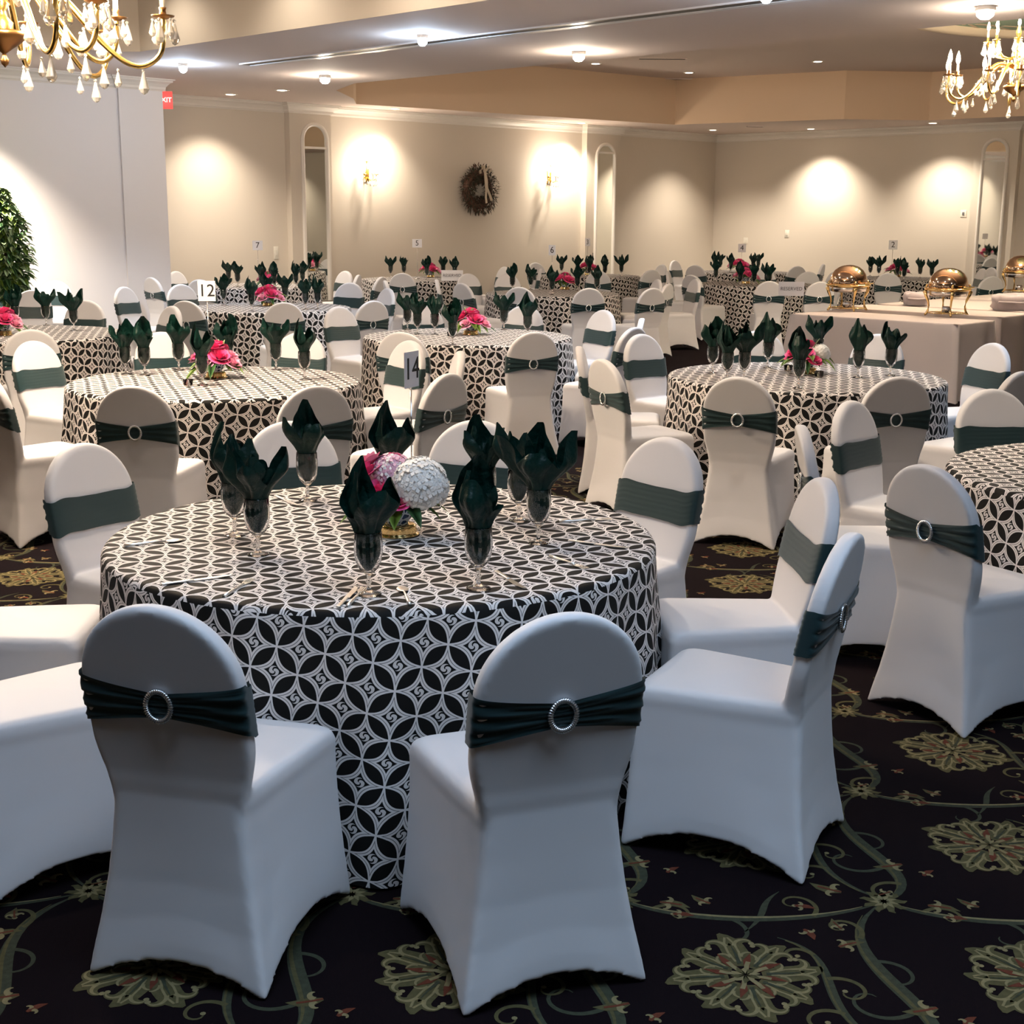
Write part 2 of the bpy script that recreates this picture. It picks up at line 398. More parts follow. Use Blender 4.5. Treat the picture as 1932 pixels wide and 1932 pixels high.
# crown moulding: profile swept along a wall line
CROWN = [(0, -.15), (.012, -.15), (.018, -.135), (.03, -.13), (.035, -.10), (.06, -.065), (.085, -.045), (.10, -.04), (.105, -.02), (.125, -.015), (.125, 0), (0, 0)]
def crown(name, path, side=1, ends=True):
    """path in room coords; the profile grows to the left of the path times side"""
    bm = bmesh.new(); pts = [Vector((a, b)) for a, b in path]; rings = []
    for i, p_ in enumerate(pts):
        ds = []
        if i > 0: ds.append((pts[i]-pts[i-1]).normalized())
        if i < len(pts)-1: ds.append((pts[i+1]-pts[i]).normalized())
        ns = [Vector((-d.y, d.x))*side for d in ds]
        nn = ns[0] if len(ns) == 1 else (ns[0]+ns[1])/max(.3, 1+ns[0].dot(ns[1]))
        rings.append([bm.verts.new(RM(p_.x+nn.x*o_, p_.y+nn.y*o_, ZS+h_)) for o_, h_ in CROWN])
    m_ = len(CROWN)
    for a, b in zip(rings, rings[1:]):
        for k in range(m_-1): bm.faces.new((a[k], a[k+1], b[k+1], b[k]))
    if ends: bm.faces.new(rings[0]); bm.faces.new(rings[-1][::-1])
    bmesh.ops.recalc_face_normals(bm, faces=bm.faces)
    return tag(obj(name, bm, 'trim_paint', smooth=False), kind='structure')
PP = .13        # pilasters stand this far off the walls
crown('trim_2', [(XC+.02, YB), (13.38, YB), (13.38, YB-PP), (14.2, YB-PP), (14.2, YB), (20.42, YB), (20.42, YB-PP), (21.42, YB-PP), (21.42, YB), (XR, YB),
                 (XR, 12.35), (XR-PP, 12.35), (XR-PP, 11.5), (XR, 11.5), (XR, 5)], -1)
crown('trim_3', [(4, YC), (XC-.64, YC), (XC-.64, YC-.03), (XC+.02, YC-.03), (XC+.02, YB)], -1)
def pil(name, a, b):
    bm = bmesh.new(); p = [RM(*a), RM(b[0], a[1]), RM(*b), RM(a[0], b[1])]
    prism(bm, [(q.x, q.y) for q in p], 0, ZS-.005); bmesh.ops.recalc_face_normals(bm, faces=bm.faces)
    tag(obj(name, bm, 'wall_paint', smooth=False), kind='structure')
pil('trim_4', (13.38, YB-PP), (14.2, YB+.02)); pil('trim_5', (20.42, YB-PP), (21.42, YB+.02)); pil('trim_6', (XR-PP, 11.5), (XR+.02, 12.35))
def baseboard(name, a, b, nrm):
    bm = bmesh.new(); p = [RM(*a), RM(*b), RM(b[0]+nrm[0]*.015, b[1]+nrm[1]*.015), RM(a[0]+nrm[0]*.015, a[1]+nrm[1]*.015)]
    prism(bm, [(q.x, q.y) for q in p], .0, .12); bmesh.ops.recalc_face_normals(bm, faces=bm.faces)
    tag(obj(name, bm, 'trim_paint', smooth=False), kind='structure')
baseboard('baseboard_back', (XC, YB), (XR, YB), (0, -1)); baseboard('baseboard_right', (XR, YB), (XR, 0), (-1, 0)); baseboard('baseboard_left', (-2, YC), (XC, YC), (0, -1))
# folding partition track let into the header
bm = bmesh.new()
def strip(x0, x1, y0, y1, z0, z1):
    p = [RM(x0, y0), RM(x1, y0), RM(x1, y1), RM(x0, y1)]; prism(bm, [(q.x, q.y) for q in p], z0, z1)
strip(9.57, 9.70, -6, 13.95, ZS-.012, ZS+.002)
tr_ = tag(obj('trim_7', bm, 'black_track', smooth=False), kind='structure')
bm = bmesh.new(); strip(9.70, 9.79, -6, 13.95, ZS-.016, ZS+.002); strip(9.55, 9.57, -6, 13.95, ZS-.014, ZS+.002)
obj('track_rail', bm, 'alu', parent=tr_, smooth=False)

# round painted dome edge in the far tray
bm = bmesh.new(); cxy = Vector((7.55, 17.05, 0)); R_ = 2.9
lathe(bm, [(R_-.12, 4.28), (R_-.12, 4.20), (R_-.05, 4.17), (R_+.10, 4.19), (R_+.14, 4.28)], 72, cxy.x, cxy.y)
dm = tag(obj('trim_8', bm, 'mural_cream'), kind='structure')
bm = bmesh.new(); lathe(bm, [(R_-.12, 4.272), (0, 4.272)], 72, cxy.x, cxy.y); obj('painted_panel', bm, 'mural_green', parent=dm)
bm = bmesh.new()
for k in range(36):
    a = 2*PI*k/36; rr = R_-.45+.1*math.sin(k*2.3); c0 = Vector((cxy.x+rr*math.cos(a), cxy.y+rr*math.sin(a), 4.268))
    box(bm, c0, (.12+.05*math.sin(k), .34, .004), Matrix.Rotation(a, 3, 'Z'))
    box(bm, c0+Vector((.2*math.cos(a), .2*math.sin(a), 0)), (.05, .5, .004), Matrix.Rotation(a+.5, 3, 'Z'))
obj('painted_scrolls', bm, 'mural_cream', parent=dm, smooth=False)

# ------------------------------------------------------------------ lamps of the room
def spot(name, parent, loc, power, color=WARM2, ang=110, blend=.9, r=.06, tilt=None):
    l = bpy.data.lights.new(name, 'SPOT'); l.energy = power; l.color = color; l.spot_size = math.radians(ang); l.spot_blend = blend; l.shadow_soft_size = r
    o = bpy.data.objects.new(name, l); C.objects.link(o); o.parent = parent; o.location = loc
    if tilt: o.rotation_euler = tilt
    return o
def point(name, parent, loc, power, color=WARM, r=.05):
    l = bpy.data.lights.new(name, 'POINT'); l.energy = power; l.color = color; l.shadow_soft_size = r
    o = bpy.data.objects.new(name, l); C.objects.link(o); o.parent = parent; o.location = loc; return o
def downlight(px, py, z, label, power=90, ang=115, r=.085):
    p_ = onz(px, py, z) if not isinstance(px, Vector) else px
    t = thing('recessed_ceiling_light', label, 'ceiling light', (p_.x, p_.y, z), 0, 'recessed ceiling lights')
    bm = bmesh.new(); lathe(bm, [(r*.82, .004), (r*.86, -.006), (r*1.2, -.008), (r*1.25, 0)], 28); obj('trim_ring', bm, 'trim_paint', t)
    bm = bmesh.new(); lathe(bm, [(r*.84, -.003), (r*.5, -.010), (0, -.012)], 28); obj('lens', bm, 'lamp_disc', t)
    if power: spot('beam', t, (0, 0, -.05), power, ang=ang)
    return t
P0 = 2.5
downlight(435, 178, ZS, 'round recessed ceiling light left of another, over the left part of the back wall', 150*P0)
downlight(532, 170, ZS, 'round recessed ceiling light nearest the rounded tray corner at the left', 90*P0)
downlight(745, 205, ZS, 'round recessed ceiling light above the left wall sconce', 80*P0)
downlight(1097, 232, ZS, 'round recessed ceiling light right above the middle arched mirror', 190*P0)
downlight(1345, 245, ZS, 'round recessed ceiling light left of the room corner', 170*P0)
downlight(1530, 243, ZS, 'round recessed ceiling light right of the room corner', 230*P0)
downlight(1760, 232, ZS, 'round recessed ceiling light under the chandelier at the right', 200*P0)
downlight(1124, 120, 4.28, 'small round light in the raised ceiling next to the header', 60, 100)
downlight(1300, 137, 4.28, 'small round light in the raised ceiling above the inner tray corner', 110, 100)
downlight(1543, 116, 4.28, 'small round light in the raised ceiling right of the tray corner', 110, 100)
for a_, b_, w_, n_ in ((2.9, 4.3, 330, 'over the far side of the nearest table'), (5.4, 4.0, 260, 'between the nearest and the right table'), (4.4, 7.4, 520, 'over table twelve'), (6.4, 1.8, 260, 'over the right edge table'),
        (7.6, 7.9, 480, 'over the middle table'), (5.0, 10.9, 480, 'over the left edge table'), (7.4, 12.2, 430, 'over the table behind table twelve'), (7.7, 4.9, 300, 'beside the header'), (.6, 7.2, 300, 'left of table twelve')):
    _c = RM(a_, b_); downlight(Vector((_c.x, _c.y, 4.35)), 0, 4.35, 'added unseen light in the front raised ceiling, '+n_, w_*1.15, 64)  # ceiling lamps added out of view to brighten seats and table tops
for k_, (a_, b_) in enumerate(((7.62, 12.9), (7.62, 10.9), (7.62, 9.1), (7.62, 7.2))):
    _c = RM(a_, b_); downlight(Vector((_c.x, _c.y, 4.35)), 0, 4.35, ('first', 'second', 'third', 'fourth')[k_]+' added unseen light washing the header face in the front raised ceiling', 75, 125)  # extra lamps added above the view to brighten the header face
_c = RM(7.25, 15.55); downlight(Vector((_c.x, _c.y, ZS)), 0, ZS, 'recessed light washing the white wall behind the leafy tree', 1700, 98)
for k_, (a_, b_) in enumerate(((24.0, 9.5), (24.0, 6.2), (24.0, 3.0), (24.0, -.5), (24.0, -4.5), (18.5, -6))):
    _c = RM(a_, b_); downlight(Vector((_c.x, _c.y, ZS)), 0, ZS, ('first', 'second', 'third', 'fourth', 'fifth', 'sixth')[k_]+' added light along the right wall past the edge of the frame', 240, 115)  # lamps added out of frame to brighten what the mirror reflects
def header_spot(px, py, m, label, pw, colr, size=.075, down=0):
    p_ = onz(px, py, ZS) if py is not None else px
    t = thing('surface_spotlight', label, 'spotlight', (p_.x, p_.y, ZS), 0, 'bright spotlights on the header')
    bm = bmesh.new(); lathe(bm, [(size*.9, 0), (size*.95, -.03), (size*.8, -.035)], 24); obj('housing', bm, 'trim_paint', t)
    bm = bmesh.new(); lathe(bm, [(size*.82, -.03), (size*.75, -.075), (size*.4, -.10), (0, -.105)], 24); obj('bulb', bm, m, t)
    point('glow', t, (0, 0, -.16), pw, colr, .05)
    if down: spot('beam', t, (0, 0, -.14), down, colr, 100)
header_spot(613, 142, 'spot_warm', 'bright warm spotlight on the header, left of its pair beyond the track', 34, WARM2, .08, 160)
header_spot(1092, 97, 'spot_warm', 'bright round spotlight on the header, middle of the row beyond the track', 34, WARM2, .08, 160)
header_spot(1860, 12, 'spot_warm', 'large bright spotlight on the header above the right chandelier', 30, WARM2, .09, 200)
header_spot(797, 66, 'spot_cool', 'bright white spotlight beside the ceiling track, with a bluish glare', 30, COOL, .06, 260)
header_spot(345, 120, 'spot_cool', 'bright white spotlight at the left end of the ceiling track', 30, COOL, .06, 260)
for k_, (a_, b_) in enumerate(((9.2, 6.4), (9.2, 2.6), (9.2, -1.2))):
    header_spot(RM(a_, b_, ZS), None, 'spot_cool', ('first', 'second', 'third')[k_]+' white spotlight along the ceiling track past the top of the frame', 24, COOL, .06, 330)
# ceiling air slots
for px, py, z, w_, lab in ((1250, 110, 4.28, .75, 'dark slot air vent in the raised ceiling beside the header'), (1310, 149, 4.28, 1.1, 'dark slot air vent over the inner corner of the tray'), (1425, 238, ZS, .3, 'small dark vent in the lower ceiling near the corner')):
    p_ = onz(px, py, z); t = thing('ceiling_vent', lab, 'vent', (p_.x, p_.y, z), 0)
    bm = bmesh.new(); box(bm, (0, 0, -.006), (w_, .16, .012)); obj('grille', bm, 'vent_dark', t, smooth=False)
    bm = bmesh.new(); [box(bm, (0, s_*.09, -.008), (w_+.04, .02, .016)) for s_ in (-1, 1)]; obj('frame', bm, 'ceiling_paint', t, smooth=False)

# ------------------------------------------------------------------ banquet chair
def yc_back(z):
    if z < .50: return -.205+.035*((.50-z)/.14)**2
    return -.205-.085*((z-.5)/.43)**1.1
ZA, HA, WB = .735, .195, .197
def half_w(z):
    if z > ZA: return WB*math.sqrt(max(0, 1-((z-ZA)/HA)**2))
    if z > .60: return WB
    if z > .44: t = (z-.44)/.16; t = t*t*(3-2*t); return .168+(WB-.168)*t
    return .168
def chair_body():
    bm = bmesh.new()
    # skirt
    def ringpts(hw, y0, y1, z, rad, n=10, hem=None):
        out = []
        cs = [(hw-rad, y1-rad, 0), (-hw+rad, y1-rad, PI/2), (-hw+rad, y0+rad, PI), (hw-rad, y0+rad, 3*PI/2)]
        for ci, (cx_, cy_, a0) in enumerate(cs):
            for k in range(4): a = a0+k/3*PI/2; out.append((cx_+rad*math.cos(a), cy_+rad*math.sin(a), z, 0, 0))
            nx_ = cs[(ci+1) % 4]; a = a0+PI/2
            p0 = (cx_+rad*math.cos(a), cy_+rad*math.sin(a)); p1 = (nx_[0]+rad*math.cos(nx_[2]), nx_[1]+rad*math.sin(nx_[2]))
            for k in range(1, n): t = k/n; out.append((p0[0]+(p1[0]-p0[0])*t, p0[1]+(p1[1]-p0[1])*t, z, t, ci))
        return out
    lv = [(.0, .230, -.275, .262, .012), (.06, .226, -.266, .258, .014), (.14, .219, -.252, .254, .018), (.24, .212, -.240, .25, .022),
          (.34, .208, -.233, .247, .024), (.42, .208, -.230, .245, .026), (.447, .210, -.229, .247, .030), (.470, .205, -.225, .240, .038), (.482, .19, -.20, .222, .045)]
    rings = []
    hs = (.05, .075, .055, .075)     # arches front, left, rear, right
    for i, (z, hw, y0, y1, rad) in enumerate(lv):
        row = []
        for (x, y, z_, t, ci) in ringpts(hw, y0, y1, z, rad):
            zz = z_; x *= 1-.20*min(1, z/.42)*((y1-y)/(y1-y0))**1.2
            if i < 4 and t > 0:
                h = hs[ci]*math.sin(PI*t)**.8; zz = max(z_, h+(z_)*.8)
                pull = .012*math.sin(PI*t)*(1-i/4)
                x *= 1-pull/.22*abs(x)/.23 if ci in (1, 3) else 1; y *= 1-pull/.25 if ci in (0, 2) else 1
            row.append(bm.verts.new((x, y, zz)))
        rings.append(row)
    n = len(rings[0])
    for a, b in zip(rings, rings[1:]):
        for k in range(n): bm.faces.new((a[k], a[(k+1) % n], b[(k+1) % n], b[k]))
    t_ = bm.verts.new((0, .015, .492)); b_ = bm.verts.new((0, 0, .16))
    for k in range(n):
        bm.faces.new((rings[-1][k], rings[-1][(k+1) % n], t_)); bm.faces.new((rings[0][(k+1) % n], rings[0][k], b_))
    # back
    ol = [(half_w(z), z) for z in np.linspace(.37, ZA, 14)]+[(WB*math.cos(a), ZA+HA*math.sin(a)) for a in np.linspace(.08, PI/2, 16)]
    ol = ol+[(-x, z) for x, z in ol[::-1][1:]]
    def lay(ins, y):
        out = []
        for x, z in ol:
            cx_, cz_ = 0, .6; sc = 1-ins/max(.05, abs(x)) if z < ZA else 1-ins/WB
            zz = z if z < ZA else ZA+(z-ZA)*(1-ins/HA)
            thick = 1.0
            if z < .62 and y > 0: thick = 1+1.5*((.62-z)/.32)**2
            out.append(bm.verts.new((x*max(.05, sc), yc_back(zz)+y*thick, zz)))
        return out
    ly = [lay(.012, -.027), lay(.003, -.022), lay(0, -.012), lay(0, .008), lay(.004, .018), lay(.014, .024)]
    m_ = len(ol)
    for a, b in zip(ly, ly[1:]):
        for k in range(m_): bm.faces.new((a[k], b[k], b[(k+1) % m_], a[(k+1) % m_]))
    # caps as rows
    for l_, fl in ((ly[0], True), (ly[-1], False)):
        h = m_//2
        for k in range(h):
            q = (l_[k], l_[k+1], l_[m_-2-k], l_[m_-1-k])
            q = tuple(dict.fromkeys(q))
            if len(q) >= 3: bm.faces.new(q if not fl else q[::-1])
    bmesh.ops.recalc_face_normals(bm, faces=bm.faces)
    me = bpy.data.meshes.new('tmp'); bm.to_mesh(me); bm.free()
    o = bpy.data.objects.new('tmp', me); C.objects.link(o)
    r = o.modifiers.new('r', 'REMESH'); r.mode = 'VOXEL'; r.voxel_size = .0055
    s = o.modifiers.new('s', 'SMOOTH'); s.factor = .5; s.iterations = 11
    dg = bpy.context.evaluated_depsgraph_get(); me2 = bpy.data.meshes.new_from_object(o.evaluated_get(dg))
    bpy.data.objects.remove(o); me2.name = 'stretch_cover'; return me2
def sash_mesh():
    bm = bmesh.new(); NU, NV = 96, 16; grid = []
    for i in range(NU):
        a = 2*PI*i/NU; ca, sa = math.cos(a), math.sin(a); ex = .30
        sx = math.copysign(abs(ca)**ex, ca); sy = math.copysign(abs(sa)**.38, sa)
        rear = sa < 0; e = min(1, abs(sx))
        g = 1-abs(sx)                      # 1 at the middle
        hh = .063-(.034*(g**.7) if rear else .004*g)
        zc = .690+(.004 if rear else .0)
        row = []
        for j in range(NV+1):
            v = j/NV*2-1; z = zc+v*hh+(.006*math.sin(5*ca) if not rear else 0)
            hw = half_w(z)+.0065; th = .0275+.0055
            off = 0
            if rear: off = .006*g+.0042*math.sin(v*10+sx*2.5)*(.3+.7*abs(sx))*min(1, 3*(1-abs(v)))+.0022*math.sin(v*19-3*sx)
            x = sx*hw; y = yc_back(z)+sy*(th if rear else .026+.006)-(off if rear else -.0012*math.sin(v*20+sx*2))
            row.append(bm.verts.new((x, y, z)))
        grid.append(row)
    for i in range(NU):
        for j in range(NV):
            bm.faces.new((grid[i][j], grid[(i+1) % NU][j], grid[(i+1) % NU][j+1], grid[i][j+1]))
    me = bpy.data.meshes.new('sash'); bm.to_mesh(me); bm.free(); me.shade_smooth(); return me
def buckle_mesh():
    bm = bmesh.new(); n, m_ = 120, 8; R1, R2 = .0305, .0345; rings = []
    z0 = .694; y0 = yc_back(z0)-.0275-.016
    for i in range(n):
        a = 2*PI*i/n; r = .0062*(1+.28*math.sin(a*40)); rings.append([])
        for k in range(m_):
            b = 2*PI*k/m_
            rings[-1].append(bm.verts.new(((R1+r*math.cos(b))*math.cos(a), y0+r*.8*math.sin(b)+(R2*math.sin(a))*.18*0, z0+(R2+r*math.cos(b))*math.sin(a))))
    for i in range(n):
        for k in range(m_): bm.faces.new((rings[i][k], rings[(i+1) % n][k], rings[(i+1) % n][(k+1) % m_], rings[i][(k+1) % m_]))
    bmesh.ops.recalc_face_normals(bm, faces=bm.faces)
    me = bpy.data.meshes.new('buckle'); bm.to_mesh(me); bm.free(); me.shade_smooth(); return me
ch0 = thing('banquet_chair', 'x', 'chair')
cov = obj('stretch_cover', chair_body(), 'cover', ch0); cov['label'] = 'white stretch fabric cover'
sh = obj('sash', sash_mesh(), 'sash', ch0); sh['label'] = 'dark green stretch sash band'
bk = obj('buckle', buckle_mesh(), 'rhinestone', ch0); bk['label'] = 'round silver rhinestone buckle'

# ------------------------------------------------------------------ tables
def tc(px, dep): d = ray(px, 540); return (d.x/d.y*dep, dep)
TAB = {'T1': (-.41, 4.24), 'T2': (-1.80, 8.25), 'T3': (-.38, 11.5), 'T4': (1.87, 8.72), 'T5': (2.62, 5.35), 'T6': tc(508, 14.9), 'T7': tc(485, 19.3),
       'T8': (-4.15, 11.5), 'T9': tc(1043, 18), 'F5': tc(787, 21.7), 'F10': tc(1109, 23.3), 'F11': tc(1428, 20.8), 'F12': tc(1400, 25.2), 'F13': tc(1690, 23)}
TN = {'T1': 'nearest table', 'T2': 'table marked twelve', 'T3': 'middle table', 'T4': 'table before the buffet', 'T5': 'right edge table',
      'T6': 'table behind table twelve', 'T7': 'table marked seven', 'T8': 'left edge table', 'T9': 'table marked six', 'F5': 'table marked five', 'F10': 'table marked three',
      'F11': 'table before table four', 'F12': 'table marked four', 'F13': 'table marked two'}
TR = {k: .87 for k in TAB}; TR['T1'] = .862; TR['T5'] = .85
ZT = .76
HRS = ['twelve', 'one', 'two', 'three', 'four', 'five', 'six', 'seven', 'eight', 'nine', 'ten', 'eleven']
used = {}
def clock(kind, tk, x, y):
    """place round a table as on a clock face, six o'clock nearest the camera; always a free one"""
    cx_, cy_ = TAB[tk]; a = math.degrees(math.atan2(x-cx_, y-cy_)) % 360; q = a/15.
    order = sorted(range(24), key=lambda k: min(abs(k-q), 24-abs(k-q)))
    s = used.setdefault((kind, tk), set())
    for k in order:
        if k not in s: s.add(k); break
    return (HRS[k//2]+" o'clock" if k % 2 == 0 else 'half past '+HRS[k//2])
def table_cloth(R, seed, ztop=ZT):
    rnd = random.Random(seed); bm = bmesh.new(); uvl = bm.loops.layers.uv.new('UVMap')
    NA = 220; nf = rnd.choice([15, 16, 17]); ph = rnd.random()*6
    amps = [(nf, 1., ph), (nf*2-3, .30, ph*2), (7, .45, ph*.7)]
    def fold(a): return sum(w*math.cos(n*a+p_) for n, w, p_ in amps)/1.4
    prof = [(0, 0)]+[(R*t, 0) for t in (.2, .4, .6, .75, .88, .95)]+[(R-.012, -.001), (R-.003, -.006), (R+.003, -.016)]
    ds = [.03, .06, .10, .16, .23, .31, .40, .49, .58, .67, .75]
    rows = []
    for r, dz in prof:
        rows.append([bm.verts.new((r*math.cos(2*PI*k/NA), r*math.sin(2*PI*k/NA), ztop+dz)) for k in range(NA)] if r > 0 else None)
    c0 = bm.verts.new((0, 0, ztop))
    for d in ds:
        row = []
        for k in range(NA):
            a = 2*PI*k/NA; f = fold(a); am = .036*min(1, d/.5)**1.1
            r = R+.004+.03*(d/.75)+am*f
            row.append(bm.verts.new((r*math.cos(a), r*math.sin(a), max(.006, ztop-d))))
        rows.append(row)
    s_acc = [0]*len(rows)
    nt_ = len(prof)
    for i in range(nt_, len(rows)): s_acc[i] = ds[i-nt_]
    for i in range(len(rows)-1):
        for k in range(NA):
            k2 = (k+1) % NA
            if i == 0: f = bm.faces.new((c0, rows[1][k], rows[1][k2]))
            else: f = bm.faces.new((rows[i][k], rows[i+1][k], rows[i+1][k2], rows[i][k2]))
            side = i >= nt_-1
            for l in f.loops:
                co = l.vert.co
                if not side: l[uvl].uv = (co.x, co.y)
                else:
                    a = math.atan2(co.y, co.x)
                    if k == NA//2-1 and False: pass
                    kk = k if (l.vert in (rows[i][k], rows[i+1][k])) else k+1
                    l[uvl].uv = (2*PI*kk/NA*R*1.03+seed*.13, -(ztop-co.z)+.3)
    bmesh.ops.recalc_face_normals(bm, faces=bm.faces)
    return bm
PROTO = {}
for i, (k, c) in enumerate(TAB.items()):
    big = k in ('T1', 'T2', 'T3', 'T4', 'T5')
    if big or 'far' not in PROTO:
        o = obj('tablecloth', table_cloth(TR[k], i), 'patterned')
        if not big: PROTO['far'] = o
    else:
        o = PROTO['far'].copy(); C.objects.link(o)
    o.location = (c[0], c[1], 0); o.rotation_euler = (0, 0, i*.9+.35 if k != 'T1' else .35)
    tag(o, 'black and white petal patterned floor length cloth on the '+TN[k], 'tablecloth', 'patterned round tablecloths')

# ------------------------------------------------------------------ chairs in place: pixel of the top of the back, table
CH = {
 'T1': '290,1138 1065,1153 1598,1006 1551,902 1255,826 890,798 545,795 165,838',
 'T2': '250,727 595,727 62,643 -12,700 843,704 866,662 763,643 566,627 303,626',
 'T8': '302,578 57,621 160,566',
 'T6': '350,567 341,536 234,541 535,570 703,567 649,546 660,533',
 'T7': '286,523 383,513 377,527 719,522 651,511 641,518',
 'T3': '757,626 1007,626 1127,585 810,578 968,580 1206,600 1196,617 639,578',
 'T4': '1220,631 1140,677 1098,653 1395,710 1696,710 1440,627 1655,631 1874,647 1925,700',
 'T5': '1608,756 1874,734 1517,802 1755,876',
 'T9': '1111,543 980,541 957,517 872,534 883,516 728,529 825,527 1194,527 1231,543 1260,535 1312,526',
 'F5': '1019,507 951,503 928,507 759,515',
 'F10': '1022,496 1129,511 1229,509 1244,499',
 'F11': '1272,511 1452,530 1494,513 1548,531 1442,506 1366,516',
 'F12': '1312,500 1293,492 1504,502 1543,498 1565,512',
 'F13': '1677,515 1817,506 1866,505 1872,521'}
first = True
def put_chair(x, y, tk, table_mult=1., head=None, label=None):
    global first
    cx_, cy_ = TAB[tk]; h = math.atan2(cy_-y, cx_-x) if head is None else head
    ox, oy = x+.28*math.cos(h), y+.28*math.sin(h)
    face = 'seen from behind' if math.sin(h) > .25 else ('seen from the front' if math.sin(h) < -.25 else 'seen from the side')
    lab = label or f'white chair {face}, {clock("chair", tk, x, y)} place of the {TN[tk]}'
    loc = (ox, oy, 0); rz = h-PI/2
    if first:
        ch0.location = loc; ch0.rotation_euler = (0, 0, rz); ch0['label'] = lab; ch0['group'] = 'white covered banquet chairs'; first = False
    else: dup(ch0, loc, rz, lab, 'white covered banquet chairs')
placed = []
for tk, s in CH.items():
    for q in s.split():
        px, py = map(float, q.split(',')); p_ = onz(px, py, .93)
        cx_, cy_ = TAB[tk]; d = math.hypot(p_.x-cx_, p_.y-cy_)
        lim = 1.44 if tk not in ('T1', 'T5') else 1.36
        if d < lim:
            p_.x = cx_+(p_.x-cx_)/d*lim; p_.y = cy_+(p_.y-cy_)/d*lim
        for (qx, qy) in placed:
            if math.hypot(p_.x-qx, p_.y-qy) < .5:
                u = Vector((p_.x-qx, p_.y-qy)); u = u.normalized() if u.length > .02 else Vector((1, .2)).normalized(); p_.x = qx+u.x*.5; p_.y = qy+u.y*.5
        placed.append((p_.x, p_.y)); put_chair(p_.x, p_.y, tk)
put_chair(-1.86, 4.18, 'T1'); put_chair(-1.50, 3.34, 'T1')
for (px, py, lab) in ((60, 547, 'white covered chair facing the camera, right of the leafy tree base'), (103, 529, 'white covered chair against the white wall behind two green napkins'), (0, 530, 'white covered chair cut by left edge under the leafy tree')):
    p_ = onz(px, py, .93); put_chair(p_.x, p_.y, 'T8', label=lab)

# ------------------------------------------------------------------ glasses and napkins
def goblet_mesh():
    bm = bmesh.new()
    pr = [(0, .0), (.033, .0), (.034, .002), (.030, .004), (.012, .008), (.006, .014), (.0055, .030), (.010, .036), (.0055, .043), (.0055, .052), (.013, .060), (.027, .074),
          (.035, .094), (.0385, .118), (.0385, .140), (.0365, .172), (.0355, .1745), (.0345, .172), (.0365, .140), (.0365, .118), (.033, .095), (.025, .077), (.012, .066), (0, .063)]
    lathe(bm, pr, 28); bmesh.ops.recalc_face_normals(bm, faces=bm.faces)
    me = bpy.data.meshes.new('goblet'); bm.to_mesh(me); bm.free(); me.shade_smooth(); return me
def napkin_mesh(seed, pk):
    rnd = random.Random(seed); bm = bmesh.new()
    for layer in range(2):
        NU, NV = 84, 18
        peaks = pk if layer == 0 else [(a+.9+rnd.random(), h*.8, lean*.3, w) for a, h, lean, w in pk]
        rows = []
        for j in range(NV+1):
            v = j/NV; row = []
            for i in range(NU):
                a = 2*PI*i/NU; top = .225+.012*math.sin(3*a+seed); lx = ly = 0; tw = .0
                for (pa, ph, lean, w) in peaks:
                    da = abs((a-pa+PI) % (2*PI)-PI); k = max(0, 1-da/(w*1.45))
                    top = max(top, .205+(ph-.02)*min(1, 1.25*k)**.58); lx += math.cos(pa)*lean*k; ly += math.sin(pa)*lean*k; tw = max(tw, k)
                z = .068+(top-.068)*v
                if z < .175: r = .008+.0245*min(1, (z-.066)/.05)**.7; r *= 1-.10*(layer)
                else: g_ = min(1, (z-.175)/.085); r = .0325+.034*g_*g_*(3-2*g_)-.045*max(0, (z-.26)/.15)
                r = max(.006, r)
                r *= 1+(.16 if z > .178 else .07)*math.sin(a*4+seed+v*2.2)+(.07 if z > .178 else .0)*math.sin(a*9+seed*2-v*3)
                r = min(r, .0335) if z < .178 else r
                if layer == 1: r *= .66
                g = max(0, (z-.18)/.15); wob = .006*math.sin(9*v+seed+a*2)*min(1, g*3)
                row.append(bm.verts.new((r*math.cos(a)+lx*g+wob, r*math.sin(a)+ly*g+wob*.5, z)))
            rows.append(row)
        for a, b in zip(rows, rows[1:]):
            for i in range(NU): bm.faces.new((a[i], a[(i+1) % NU], b[(i+1) % NU], b[i]))
        bm.faces.new(rows[0][::-1])
    me = bpy.data.meshes.new('napkin'); bm.to_mesh(me); bm.free(); me.shade_smooth(); return me
# each style: pointed tips (direction, height over the rim, outward lean, angular half width)
STY = [[(.3, .17, .01, .75), (2.2, .12, .03, .6), (4.0, .10, .03, .7)],
       [(0, .11, .055, .6), (1.4, .16, .01, .7), (3.1, .12, .05, .55), (4.8, .09, .03, .6)],
       [(.8, .18, -.005, 1.0), (3.4, .13, .02, .8)],
       [(PI, .15, .035, .65), (.2, .14, .045, .6), (1.6, .09, .02, .8), (4.6, .10, .03, .5)],
       [(2.0, .19, .0, .8), (5.0, .11, .03, .8), (.2, .13, .03, .45)],
       [(.0, .17, .075, .5), (2.9, .15, .085, .55), (1.5, .17, .02, .6), (4.5, .11, .02, .9)]]
gm = goblet_mesh(); gm.materials.append(MAT['glass'])
NM = []
for i, s in enumerate(STY):
    m_ = napkin_mesh(i+3, s); m_.materials.append(MAT['napkin']); NM.append(m_)
